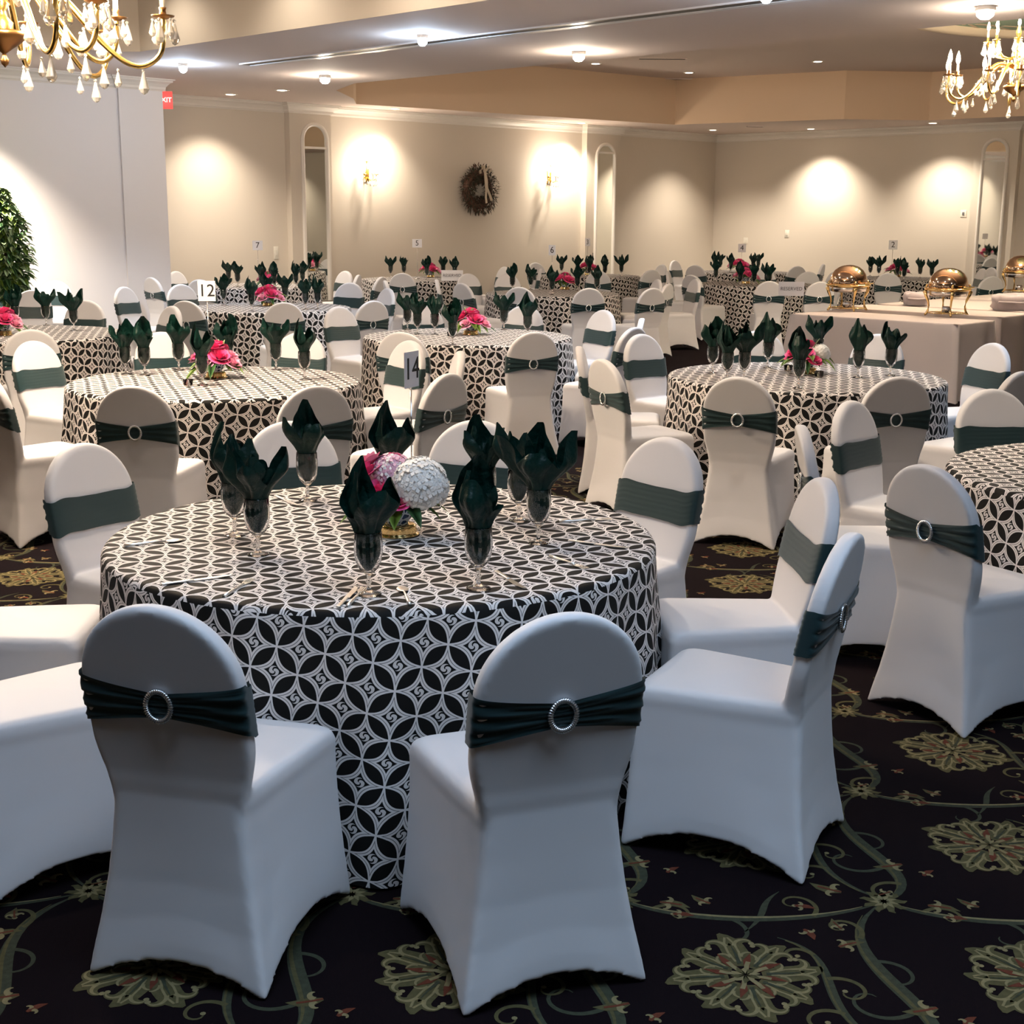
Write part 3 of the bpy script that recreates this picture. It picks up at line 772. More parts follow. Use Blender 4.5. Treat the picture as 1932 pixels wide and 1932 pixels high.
def place_setting(tk, px, py, st, rot=None, peak=None):
    h = max(p_[1] for p_ in STY[st])+.185
    p_ = onz(px, py, ZT+h)
    cx_, cy_ = TAB[tk]; d = math.hypot(p_.x-cx_, p_.y-cy_)
    if d > TR[tk]-.06: p_.x = cx_+(p_.x-cx_)/d*(TR[tk]-.06); p_.y = cy_+(p_.y-cy_)/d*(TR[tk]-.06)
    if d < .2: p_.x = cx_+(p_.x-cx_)/d*.2; p_.y = cy_+(p_.y-cy_)/d*.2
    ck = clock('glass', tk, p_.x, p_.y); rz = rot if rot is not None else random.random()*6.28
    g = bpy.data.objects.new('water_goblet', gm); C.objects.link(g); g.location = (p_.x, p_.y, ZT+.0005)
    tag(g, f'clear goblet holding a napkin, {ck} place of the {TN[tk]}', 'glass', 'stemmed goblets')
    n = bpy.data.objects.new('napkin', NM[st]); C.objects.link(n); n.location = (p_.x, p_.y, ZT+.0005); n.rotation_euler = (0, 0, rz)
    tag(n, f'dark green napkin in a goblet, {ck} place of the {TN[tk]}', 'napkin', 'green napkins in goblets')
NAP = {
 'T1': [(480, 838, 3, 0), (435, 795, 2, 2.6), (576, 757, 0, 1.4), (692, 862, 4, .3), (903, 862, 2, 1.0), (915, 785, 1, .8), (1018, 812, 5, 0), (980, 795, 3, .4), (735, 757, 4, .2)],
 'T2': [(232, 602, 1, 0), (268, 597, 2, 1), (333, 594, 0, 2), (380, 606, 4, 1), (427, 592, 2, 0), (518, 600, 3, 0), (572, 600, 4, 1)],
 'T3': [(760, 549, 3, 0), (787, 553, 1, 1), (820, 549, 2, 2), (853, 562, 2, 0), (951, 550, 3, 0), (996, 550, 4, 0)],
 'T4': [(1348, 597, 2, 0), (1376, 603, 4, 1), (1408, 608, 5, 0), (1453, 588, 4, 2), (1512, 616, 2, 1), (1547, 594, 3, 0), (1625, 600, 4, 2), (1686, 607, 1, 1)],
 'T8': [(22, 531, 2, 0), (98, 540, 3, 0), (135, 545, 5, 1)],
 'T6': [(420, 516, 1, 0), (473, 520, 2, 2), (540, 514, 3, 0), (598, 516, 4, 1), (575, 520, 0, 0), (500, 512, 1, 1)],
 'T7': [(430, 491, 3, 0), (447, 493, 1, 1), (492, 493, 0, 1), (535, 495, 2, 1), (570, 492, 1, 0), (590, 492, 4, 1)],
 'F5': [(728, 482, 3, 0), (761, 481, 1, 2), (803, 482, 2, 0), (836, 483, 3, 1), (858, 483, 0, 1)],
 'T9': [(967, 496, 2, 0), (992, 497, 1, 1), (1042, 500, 4, 0), (1090, 500, 1, 0), (1127, 500, 0, 1)],
 'F10': [(1060, 480, 3, 0), (1090, 481, 1, 0), (1127, 468, 0, 0), (1142, 480, 2, 1), (1173, 480, 5, 0), (1112, 482, 1, 2)],
 'F11': [(1334, 488, 1, 0), (1382, 493, 2, 1), (1424, 493, 0, 0), (1462, 499, 3, 0), (1478, 499, 1, 1)],
 'F12': [(1334, 473, 1, 1), (1350, 473, 4, 0), (1380, 477, 0, 1), (1417, 477, 1, 2), (1449, 475, 3, 0)],
 'F13': [(1635, 483, 3, 1), (1660, 482, 5, 0), (1695, 483, 0, 0), (1710, 486, 2, 1), (1738, 485, 1, 2), (1760, 488, 3, 0)]}
for tk, l in NAP.items():
    for px, py, st, rt in l: place_setting(tk, px, py, st, rt)

# ------------------------------------------------------------------ centrepieces
def rose(bm, c, R, rnd, mi, closed=False):
    """layered petals round a bud"""
    n = 5
    for lay, (rr, hh, op) in enumerate(((.28, .75, .2), (.55, .72, .45), (.85, .55, .85), (1.05, .28, 1.15))):
        for k in range(n):
            a0 = 2*PI*k/n+lay*.6+rnd.random()*.2; U_, V_ = 5, 4; g = []
            for i in range(U_+1):
                u = i/U_*2-1; g.append([])
                for j in range(V_+1):
                    v = j/V_; a = a0+u*.75; r = R*rr*(.35+.65*v**.7)*(1-.12*u*u*v)+R*.10*op*v*v; z = R*(hh*v**.8*(1-.22*u*u)-.2*op*max(0, v-.7))-R*.1*op
                    g[-1].append(bm.verts.new((c[0]+r*math.cos(a), c[1]+r*math.sin(a), c[2]+z)))
            for i in range(U_):
                for j in range(V_):
                    f = bm.faces.new((g[i][j], g[i+1][j], g[i+1][j+1], g[i][j+1])); f.material_index = mi
def hydrangea(bm, c, R, rnd, mi, n=170, mi2=None):
    for k in range(n):
        z = 1-1.6*(k+.5)/n; a = k*2.39996; rr = math.sqrt(max(0, 1-z*z)); d = Vector((rr*math.cos(a), rr*math.sin(a), z)); d.normalize()
        cc = Vector(c)+d*R*(.92+.12*rnd.random()); t = d.cross(Vector((0, 0, 1)))
        if t.length < .1: t = Vector((1, 0, 0))
        t.normalize(); b = d.cross(t); s = R*.20; ro = rnd.random()*PI
        for q in range(4):
            aa = ro+q*PI/2; u = t*math.cos(aa)+b*math.sin(aa); w = t*-math.sin(aa)+b*math.cos(aa)
            f = bm.faces.new([bm.verts.new(p_) for p_ in (cc, cc+u*s*.6+w*s*.42+d*s*.18, cc+u*s*1.05+d*s*.10, cc+u*s*.6-w*s*.42+d*s*.18)])
            f.material_index = mi2 if (mi2 is not None and rnd.random() < .35) else mi
    r = bmesh.ops.create_uvsphere(bm, u_segments=16, v_segments=10, radius=R*.9)
    for v in r['verts']: v.co += Vector(c)
    for f in {f for v in r['verts'] for f in v.link_faces}: f.material_index = mi
def leafblade(bm, base, d, L_, w, mi=0, droop=.3, rnd=random):
    d = Vector(d).normalized(); s = d.cross(Vector((0, 0, 1))); s = s.normalized() if s.length > .1 else Vector((1, 0, 0)); n = 6; A_, B_, M_ = [], [], []
    for i in range(n+1):
        t = i/n; p_ = Vector(base)+d*L_*t+Vector((0, 0, -droop*L_*t*t)); ww = w*math.sin(PI*min(1, t*.97+.03))**.8
        A_.append(bm.verts.new(p_+s*ww+Vector((0, 0, ww*.35)))); B_.append(bm.verts.new(p_-s*ww+Vector((0, 0, ww*.35)))); M_.append(bm.verts.new(p_))
    for i in range(n):
        for X_ in (A_, B_):
            f = bm.faces.new((M_[i], M_[i+1], X_[i+1], X_[i])); f.material_index = mi
def bowl(bm, R, h):
    lathe(bm, [(0, .004), (R*.5, .004), (R*.52, 0), (R*.62, .0), (R*.6, .01), (R*.8, h*.4), (R*.98, h*.85), (R, h), (R*.95, h), (R*.9, h*.8), (R*.6, h*.25), (0, h*.2)], 36)
def centrepiece(tk, x, y, kind, label, seed, s=1.):
    rnd = random.Random(seed)
    t = thing('flower_centrepiece', label, 'flower arrangement', (x, y, ZT), 0, 'flower centrepieces')
    bm = bmesh.new(); lathe(bm, [(0, 0), (.068, 0), (.070, .004), (.066, .006), (.060, .012), (.064, .018), (.058, .024), (.062, .030), (.052, .036), (0, .036)], 40)
    obj('gold_base', bm, 'gold', t)['label'] = 'ribbed gold mirrored base'
    bm = bmesh.new(); bowl(bm, .062, .062)
    for v in bm.verts: v.co.z += .036
    bw = obj('bowl', bm, 'patterned_bowl', t); bw['label'] = 'blue and white patterned bowl'
    def flowers(name, m, items, fn):
        for it in items:
            bm = bmesh.new(); fn(bm, it); obj(name, bm, m, t)
    if kind == 'big':
        bm = bmesh.new(); hydrangea(bm, (.075, -.03, .165), .088, rnd, 0, 230); obj('hydrangea', bm, 'white_petal', t)['label'] = 'large white hydrangea head'
        bm = bmesh.new(); hydrangea(bm, (-.015, .02, .185), .072, rnd, 0, 150, 1); obj('hydrangea', bm, ['blush_petal', 'white_petal'], t)['label'] = 'pale pink hydrangea head'
        rs = [(-.085, .0, .195, .052, 0), (-.045, -.045, .15, .045, 0), (-.10, .05, .17, .046, 1), (-.02, .08, .21, .045, 0), (.01, -.075, .12, .032, 0), (-.12, -.02, .14, .035, 1), (-.075, .03, .225, .04, 1)]
        lv = 14
    elif kind == 'mixed':
        bm = bmesh.new(); hydrangea(bm, (.075, -.02, .125), .065, rnd, 0, 130); obj('hydrangea', bm, 'white_petal', t)['label'] = 'white hydrangea head'
        rs = [(-.08, -.02, .12, .045, 0), (-.02, -.05, .13, .045, 0), (-.05, .05, .15, .045, 1), (.0, .03, .17, .045, 0), (.02, -.09, .09, .035, 0)]; lv = 22
    else:
        rs = [(-.05, -.02, .15, .048, 0), (.03, -.05, .13, .05, 0), (.065, .0, .12, .048, 1), (.0, .05, .17, .05, 0), (-.09, .02, .11, .04, 1), (.09, -.05, .09, .038, 1), (.0, -.02, .185, .042, 0), (-.03, -.08, .09, .04, 1)][:8 if kind == 'rose' else 6]; lv = 16
    for (a, b, c, r, q) in rs:
        bm = bmesh.new(); rose(bm, (a*s, b*s, c), r*s, rnd, 0)
        if abs(a)+abs(b) > .02: bmesh.ops.rotate(bm, verts=bm.verts, cent=(a*s, b*s, c), matrix=Matrix.Rotation(.55, 3, Vector((-b, a, 0)).normalized()))
        obj('rose', bm, 'soft_pink' if q else 'pink_petal', t)
    bm = bmesh.new()
    for k in range(lv):
        a = 2*PI*k/lv+rnd.random()*.4; leafblade(bm, (.03*math.cos(a), .03*math.sin(a), .075+.03*rnd.random()), (math.cos(a), math.sin(a), .25+.5*rnd.random()), (.10+.07*rnd.random())*s, .020+.012*rnd.random(), rnd.choice((0, 0, 1)), .45+.4*rnd.random())
    for k in range(5):
        a = rnd.random()*6.28; leafblade(bm, (.03*math.cos(a), .03*math.sin(a), .15), (math.cos(a)*.5, math.sin(a)*.5, 1), .10, .014, 2, .1)
    obj('foliage', bm, ['leaf', 'dark_leaf', 'pale_leaf'], t)
    bm = bmesh.new(); lathe(bm, [(0, .095), (.045, .095), (.052, .105), (.04, .13), (0, .135)], 20); obj('moss', bm, 'dark_leaf', t)
    return t
def bowl_material():
    m = mat('patterned_bowl', (.6, .7, .85), .15, coat=.6); nt = m.node_tree; b = nt.nodes['Principled BSDF']
    tc_ = nt.nodes.new('ShaderNodeTexCoord'); v = nt.nodes.new('ShaderNodeTexVoronoi'); v.feature = 'DISTANCE_TO_EDGE'; v.inputs['Scale'].default_value = 48
    nt.links.new(tc_.outputs['Object'], v.inputs['Vector']); r = nt.nodes.new('ShaderNodeValToRGB'); r.color_ramp.interpolation = 'CONSTANT'
    r.color_ramp.elements[0].color = (.60, .68, .78, 1); r.color_ramp.elements[1].position = .11; r.color_ramp.elements[1].color = (.01, .03, .09, 1)
    nt.links.new(v.outputs['Distance'], r.inputs[0]); nt.links.new(r.outputs[0], b.inputs['Base Color'])
bowl_material()
def cp(tk, px, py, kind, label, seed, s=1., z=ZT):
    p_ = onz(px, py, z); centrepiece(tk, p_.x, p_.y, kind, label, seed, s)
cp('T1', 750, 1008, 'big', 'low bowl of pink roses and white hydrangea on the nearest table', 1, 1.1)
cp('T2', 408, 712, 'rose', 'bouquet of hot pink roses and leaves on the table marked twelve', 2, 1.35)
cp('T3', 888, 631, 'rose', 'bouquet of pink roses on the middle table behind the nearest', 3, 1.35)
cp('T4', 1522, 704, 'mixed', 'pink roses with a white hydrangea on the table before the buffet', 4, 1.25)
cp('T8', 8, 632, 'rose', 'pink and yellow green bouquet cut by the left edge', 5, 1.4)
cp('T6', 507, 577, 'rose', 'pink rose bouquet on the table behind table marked twelve', 6, 1.5)
cp('T7', 508, 543, 'few', 'small pink bouquet on the table marked seven', 7, 1.4)
cp('F5', 812, 523, 'few', 'pink bouquet on the table marked five', 8, 1.5)
cp('T9', 1066, 546, 'few', 'pink bouquet on the table marked six', 9, 1.5)
cp('F10', 1110, 519, 'few', 'pink bouquet on the table marked three', 10, 1.6)
cp('F11', 1407, 535, 'few', 'pink bouquet on the table ahead of table marked four', 11, 1.6)
cp('F12', 1395, 514, 'few', 'pink bouquet on the table marked four by the far corner', 12, 1.8)
cp('F13', 1692, 522, 'few', 'pink bouquet on the table marked two', 13, 1.6)
# small glass candle cups round the near bowls
def candle_cup(px, py, label):
    p_ = onz(px, py, ZT); t = thing('tealight_holder', label, 'candle holder', (p_.x, p_.y, ZT), 0, 'glass tealight holders')
    bm = bmesh.new(); lathe(bm, [(0, 0), (.022, 0), (.026, .004), (.030, .04), (.0285, .04), (.024, .008), (0, .007)], 24); bmesh.ops.recalc_face_normals(bm, faces=bm.faces); obj('cup', bm, 'glass', t)
    bm = bmesh.new(); lathe(bm, [(0, .008), (.018, .008), (.018, .022), (0, .023)], 20); obj('tealight', bm, 'candle', t)
candle_cup(1487, 700, 'small glass tealight holder left of the bouquet before the buffet')
candle_cup(1545, 712, 'small glass tealight holder right of the bouquet before the buffet')
candle_cup(355, 728, 'small glass tealight holder left of the bouquet on table marked twelve')
candle_cup(850, 635, 'small glass tealight holder left of the bouquet on the middle table')

# ------------------------------------------------------------------ cutlery on the nearest table
def knife(t, L_):
    bm = bmesh.new(); box(bm, (0, -L_*.27, .003), (.011, L_*.44, .005)); bevel_all(bm, .0018); obj('handle', bm, 'silver', t)
    bm = bmesh.new(); prism(bm, [(-.007, -L_*.05), (.008, -L_*.05), (.0095, L_*.3), (.004, L_*.46), (-.006, L_*.5)], .0015, .0035); obj('blade', bm, 'silver', t, smooth=False)
def fork(t, L_):
    bm = bmesh.new(); tube(bm, [(0, -L_*.5, .0025), (0, -L_*.3, .003), (0, 0, .005), (0, L_*.18, .004)], [.006, .005, .003, .004], 8)
    obj('handle', bm, 'silver', t)
    bm = bmesh.new(); prism(bm, [(-.004, L_*.17), (.004, L_*.17), (.011, L_*.27), (.011, L_*.31), (-.011, L_*.31), (-.011, L_*.27)], .003, .0045)
    for k in range(4): box(bm, (-.0093+k*.0062, L_*.40, .0045), (.003, L_*.2, .0016))
    obj('tines', bm, 'silver', t, smooth=False)
def spoon(t, L_):
    bm = bmesh.new(); tube(bm, [(0, -L_*.5, .0025), (0, -L_*.3, .003), (0, 0, .006), (0, L_*.22, .004)], [.006, .005, .003, .003], 8); obj('handle', bm, 'silver', t)
    bm = bmesh.new(); r = bmesh.ops.create_uvsphere(bm, u_segments=16, v_segments=8, radius=1)
    for v in r['verts']: v.co = Vector((v.co.x*.017, v.co.y*.027+L_*.34, v.co.z*.003+.004))
    obj('spoon_bowl', bm, 'silver', t)
CUT = [('knife', 312, 1104, 424, 1089, 'nearest the left rim'), ('fork', 418, 1130, 480, 1092, 'before the front left goblet'), ('knife', 634, 1152, 676, 1106, 'under the third goblet from left'),
       ('fork', 650, 1152, 694, 1106, 'beside the knife before the middle goblet'), ('spoon', 773, 1143, 757, 1108, 'pointing at the bowl of flowers'), ('knife', 930, 1076, 996, 1116, 'before the right of centre goblet'),
       ('knife', 1060, 1020, 1198, 1037, 'nearest the right rim'), ('fork', 1018, 1044, 1128, 1083, 'on the right side before the knife'), ('knife', 520, 937, 562, 955, 'at the far left beside a goblet'),
       ('fork', 1070, 985, 1140, 982, 'at the far right of the cloth'), ('spoon', 250, 1030, 330, 1022, 'at the far left rim')]
for kd, x0, y0, x1, y1, lab in CUT:
    a, b = onz(x0, y0, ZT), onz(x1, y1, ZT); m_ = (a+b)/2; cx_, cy_ = TAB['T1']; L_ = .205 if kd == 'knife' else .18
    d = b-a; m_ = Vector((m_.x, m_.y, 0)); rr = (m_-Vector((cx_, cy_, 0))); mx_ = TR['T1']-.125
    if rr.length > mx_: m_ = Vector((cx_, cy_, 0))+rr.normalized()*mx_
    t = thing(kd, f'silver {kd} lying {lab} of the nearest table', kd, (m_.x, m_.y, ZT+.0005), math.atan2(d.y, d.x)-PI/2, 'cutlery on the nearest table')
    {'knife': knife, 'fork': fork, 'spoon': spoon}[kd](t, L_)

# ------------------------------------------------------------------ table number stands and reserved cards
def number_stand(tk, s, px, py, w, h, label, yaw=0., base_px=None, rodbase=ZT):
    c = TAB[tk]
    dep = c[1] if base_px is None else base_px
    q = at_depth(px, py, dep)
    t = thing('table_number_stand', label, 'table number', (q.x, q.y, rodbase), yaw, 'table number stands')
    H_ = q.z-rodbase
    bm = bmesh.new(); lathe(bm, [(0, 0), (.04, 0), (.042, .004), (.03, .010), (.008, .014), (0, .015)], 24); obj('base', bm, 'chrome', t)
    bm = bmesh.new(); tube(bm, [(0, 0, .01), (0, 0, max(.03, H_-h/2))], .0028, 8); obj('rod', bm, 'chrome', t)
    bm = bmesh.new(); tube(bm, [(.012*math.cos(a), .002, H_-h/2+.006+.012*math.sin(a)) for a in np.linspace(0, 2*PI, 17)], .0016, 6); obj('clip', bm, 'chrome', t)
    bm = bmesh.new(); box(bm, (0, -.003, H_), (w, .003, h)); cd_ = obj('card', bm, 'white_paper', t, smooth=False)
    me = text_mesh(s, h*.86); me.transform(Matrix.Translation((0, -.0052, H_))); obj('digits', me, 'ink', cd_, smooth=False)
number_stand('T1', '14', 775, 697, .098, .125, 'number card 14 turned almost edge on, on a tall stand', 1.13, 4.75)
number_stand('T2', '12', 390, 549, .115, .13, 'number card reading 12 on a stand at the left', -.05, 8.95)
number_stand('T7', '7', 486, 463, .14, .13, 'number card reading 7 above the left back table', 0)
number_stand('F5', '5', 787, 459, .15, .13, 'number card reading 5 in front of the wall left of the wreath', 0)
number_stand('T9', '6', 1042, 472, .10, .13, 'number card reading 6 left of the middle arched mirror', -.5)
number_stand('F10', '3', 1109, 457, .13, .13, 'number card reading 3 at the foot of the middle mirror', -.9)
number_stand('F12', '4', 1400, 468, .14, .15, 'number card reading 4 by the far room corner', -.1)
number_stand('F13', '2', 1685, 462, .14, .15, 'number card reading 2 in front of the right wall', -.2)
def reserved(px, py, dep, w, h, label, yaw, rod=None):
    q = at_depth(px, py, dep); z0 = q.z
    t = thing('reserved_sign', label, 'sign', (q.x, q.y, ZT), yaw)
    H_ = z0-ZT+h/2 if rod is None else z0-ZT
    bm = bmesh.new()
    if rod is None:
        H_ = h/2+.002
        box(bm, (0, 0, H_), (w, .004, h), Matrix.Rotation(-.12, 3, 'X'))
        pc = obj('card', bm, 'white_paper', t, smooth=False)
        bm = bmesh.new(); box(bm, (0, .035, H_), (w, .004, h), Matrix.Rotation(.25, 3, 'X')); obj('rear_flap', bm, 'white_paper', t, smooth=False)
    else:
        box(bm, (0, 0, H_), (w, .004, h)); pc = obj('card', bm, 'white_paper', t, smooth=False)
        bm = bmesh.new(); tube(bm, [(0, .004, .006), (0, .004, H_-h/2+.02)], .003, 8); lathe(bm, [(0, 0), (.04, 0), (.04, .006), (0, .008)], 20); obj('stand', bm, 'chrome', t)
    me = text_mesh('RESERVED', w*.19); me.transform(Matrix.Translation((0, -.006, 0)))
    if rod is None: me.transform(Matrix.Rotation(-.12, 4, 'X'))
    me.transform(Matrix.Translation((0, 0, H_))); obj('lettering', me, 'ink_grey', pc, smooth=False)
reserved(853, 509, 21.1, .33, .16, 'white card reading RESERVED on the table marked 5', 0)
reserved(1493, 545, 14.75, .27, .15, 'white card reading RESERVED on a stand at the left end of the buffet', -.1, 1)

# ------------------------------------------------------------------ buffet tables
def buffet(name_label, corner, seed, Lx=1.83, Ly=.76, z=ZT):
    """rectangular table under a floor length cloth; corner = near-right corner, long side runs along dY"""
    rnd = random.Random(seed); bm = bmesh.new(); hx, hy, rc = Ly/2, Lx/2, .012; rows = []
    def ring(off, zz, fold):
        out = []; n = 26
        cs = [(hx, hy), (-hx, hy), (-hx, -hy), (hx, -hy)]
        for ci in range(4):
            a, b = Vector(cs[ci]), Vector(cs[(ci+1) % 4])
            for k in range(n):
                t = k/n; p_ = a+(b-a)*t; nrm = Vector(((b-a).y, -(b-a).x)).normalized()*-1
                nrm = Vector((nrm.x, nrm.y))
                if nrm.dot(p_) < 0: nrm = -nrm
                dc = min(t, 1-t)*(b-a).length
                q = p_+nrm*off+nrm*fold*(.018*math.sin(t*9+ci+seed)+.05*math.exp(-(dc/.05)**2)-.03*math.exp(-((dc-.10)/.05)**2))
                if k == 0: q = p_*1.0+Vector((math.copysign(off, p_.x), math.copysign(off, p_.y)))+Vector((math.copysign(.05*fold, p_.x), math.copysign(.05*fold, p_.y)))
                out.append(bm.verts.new((q.x, q.y, zz)))
        return out
    for off, zz, f in ((-.03, z, 0), (-.006, z, 0), (.0, z-.004, 0), (.003, z-.015, 0), (.004, z-.10, .2), (.006, z-.25, .5), (.01, z-.45, .85), (.012, z-.65, 1.), (.014, .006, 1.05)): rows.append(ring(off, zz, f))
    n = len(rows[0])
    for a, b in zip(rows, rows[1:]):
        for k in range(n): bm.faces.new((a[k], b[k], b[(k+1) % n], a[(k+1) % n]))
    bm.faces.new(rows[0]); bmesh.ops.recalc_face_normals(bm, faces=bm.faces)
    o = obj('buffet_tablecloth', bm, 'beige_cloth')
    c = Vector((corner[0], corner[1], 0))+dX*(Ly/2)+dY*(Lx/2)
    o.location = (c.x, c.y, 0); o.rotation_euler = (0, 0, YAW)
    return tag(o, name_label, 'tablecloth', 'beige buffet tablecloths')
buffet('beige cloth on the front buffet table carrying two gold chafing dishes', (4.24, 13.11), 1, 1.88, .76)
buffet('beige cloth on the buffet table behind, cut by the right edge', (4.93, 13.93), 2, 1.95, .76, .775)
buffet('beige cloth on the back buffet table with the folded linen', (5.62, 14.66), 3, 1.95, 1.5, .77)
buffet('beige cloth on the farthest right buffet table', (6.84, 15.90), 4, 1.9, 1.9, .78)
def chafing(loc, rz, label):
    t = thing('chafing_dish', label, 'chafing dish', loc, rz, 'round gold chafing dishes'); n = 48
    bm = bmesh.new(); lathe(bm, [(.195, .285), (.20, .30), (.196, .34), (.180, .39), (.150, .435), (.105, .468), (.05, .486), (0, .490)], n); obj('lid', bm, 'bronze', t)['label'] = 'polished roll top dome lid'
    bm = bmesh.new(); lathe(bm, [(.19, .262), (.225, .262), (.237, .270), (.237, .280), (.225, .286), (.20, .288), (.19, .286)], n); obj('rim', bm, 'gold', t)
    bm = bmesh.new(); lathe(bm, [(0, .20), (.15, .20), (.19, .212), (.197, .262), (.19, .265)], n); obj('pan', bm, 'steel', t)['label'] = 'silver water pan'
    bm = bmesh.new(); lathe(bm, [(.175, .028), (.19, .028), (.19, .036), (.175, .036), (.175, .028)], n)
    for k in range(2): tube(bm, [(-.18*math.cos(k*PI/2), -.18*math.sin(k*PI/2), .032), (.18*math.cos(k*PI/2), .18*math.sin(k*PI/2), .032)], .005, 8)
    obj('base_ring', bm, 'gold', t)
    bm = bmesh.new(); lathe(bm, [(0, .038), (.045, .038), (.045, .095), (.03, .10), (0, .10)], 24); obj('fuel_can', bm, 'steel', t)
    for k in range(4):
        a = PI/4+k*PI/2; c, s = math.cos(a), math.sin(a); bm = bmesh.new()
        tube(bm, [(r*c, r*s, z) for r, z in ((.228, .275), (.232, .25), (.215, .20), (.192, .15), (.183, .10), (.19, .055), (.205, .02), (.222, .008))], [.015, .02, .016, .011, .009, .011, .014, .010], 10)
        tube(bm, [(r*c, r*s, z) for r, z in ((.222, .27), (.222, .30), (.21, .325))], [.012, .014, .006], 10)
        obj('leg', bm, 'gold', t)
    bm = bmesh.new(); tube(bm, [(.09*math.cos(a), -.235-.03*math.sin(a), .30) for a in np.linspace(0, PI, 12)], .007, 8); obj('handle', bm, 'gold', t)
q = onz(1598, 586, ZT); chafing((q.x, q.y, ZT), YAW+.1, 'gold chafing dish at the left end of the front buffet table')
q = onz(1785, 596, ZT); chafing((q.x, q.y, ZT), YAW-.1, 'gold chafing dish at the right end of the front buffet table')
q = onz(1922, 553, .775); chafing((q.x, q.y, .78), YAW, 'gold chafing dish cut by the right edge')
def linen(px, py, z, w, h, label, seed):
    q = onz(px, py, z); t = thing('folded_linen', label, 'linen', (q.x, q.y, z), -.1); rnd = random.Random(seed); bm = bmesh.new(); rows = []
    for j, (sc, zz) in enumerate(((.9, 0), (1, h*.2), (.97, h*.4), (1.02, h*.6), (.96, h*.85), (.8, h), (0, h*.95))):
        rows.append([bm.verts.new(((w/2)*sc*math.copysign(abs(math.cos(a))**.5, math.cos(a))*(1+.06*math.sin(5*a+j*2+seed)), .16*sc*math.copysign(abs(math.sin(a))**.5, math.sin(a)), zz+(.012*math.sin(a*3+seed) if j > 1 else 0))) for a in np.linspace(0, 2*PI, 36, endpoint=False)])
    for a, b in zip(rows, rows[1:]):
        for k in range(36): bm.faces.new((a[k], a[(k+1) % 36], b[(k+1) % 36], b[k]))
    obj('bundle', bm, 'grey_linen', t)
    bm = bmesh.new(); tube(bm, [(-w/2*.9, -.165, h*.55), (0, -.17, h*.5), (w/2*.9, -.165, h*.6)], .012, 8); obj('fold_edge', bm, 'grey_linen', t)
linen(1727, 575, .776, .26, .14, 'folded grey tablecloth between the two chafing dishes', 1)
linen(1916, 585, .771, .50, .17, 'bundled grey tablecloth cut by the right edge on the buffet', 4)

# ------------------------------------------------------------------ wall pieces
def wall_frame(o, nrm):     # rotate so that local -Y points out of the wall
    return math.atan2(nrm.y, nrm.x)+PI/2
def arched_mirror(label, c, nrm, w, z0, z1, bar):
    t = thing('arched_mirror', label, 'mirror', (c.x, c.y, 0), wall_frame(None, nrm), 'tall arched mirrors')
    hw = w/2; zc = z1-hw
    path = [(-hw, z0)]+[(-hw, z) for z in np.linspace(z0+.1, zc, 8)]+[(-hw*math.cos(a), zc+hw*math.sin(a)) for a in np.linspace(.15, PI-.15, 18)]+[(hw, z) for z in np.linspace(zc, z0, 9)]
    bm = bmesh.new(); rings = []
    pr = [(-.045, 0), (-.045, .025), (-.03, .04), (-.005, .042), (.012, .03), (.02, .012), (.022, 0)]
    for i, (x, z) in enumerate(path):
        a = path[max(0, i-1)]; b = path[min(len(path)-1, i+1)]; tx, tz = b[0]-a[0], b[1]-a[1]; l = math.hypot(tx, tz); nx, nz = tz/l, -tx/l
        rings.append([bm.verts.new((x+nx*o_, -d_, z+nz*o_)) for o_, d_ in pr])
    for a, b in zip(rings, rings[1:]):
        for k in range(len(pr)-1): bm.faces.new((a[k], a[k+1], b[k+1], b[k]))
    bmesh.ops.recalc_face_normals(bm, faces=bm.faces); obj('frame', bm, 'trim_paint', t, smooth=False)
    bm = bmesh.new(); vv = [bm.verts.new((x*.98, -.006, z)) for x, z in path]; bm.faces.new(vv); obj('mirror_glass', bm, 'mirror', t, smooth=False)
    bm = bmesh.new(); box(bm, (0, -.02, bar), (w*.93, .03, .035)); obj('crossbar', bm, 'trim_paint', t, smooth=False)
arched_mirror('tall arched mirror left of the left wall sconce', RM(13.86, YB-PP-.002), -dY, .46, .35, 3.13, 2.78)
arched_mirror('tall arched mirror in the middle, right of the right sconce', RM(20.97, YB-PP-.002), -dY, .52, .35, 3.10, 2.95)
arched_mirror('tall arched mirror at the right by the chafing dishes', RM(XR-PP-.002, 11.93), -dX, .44, .35, 3.14, 2.80)
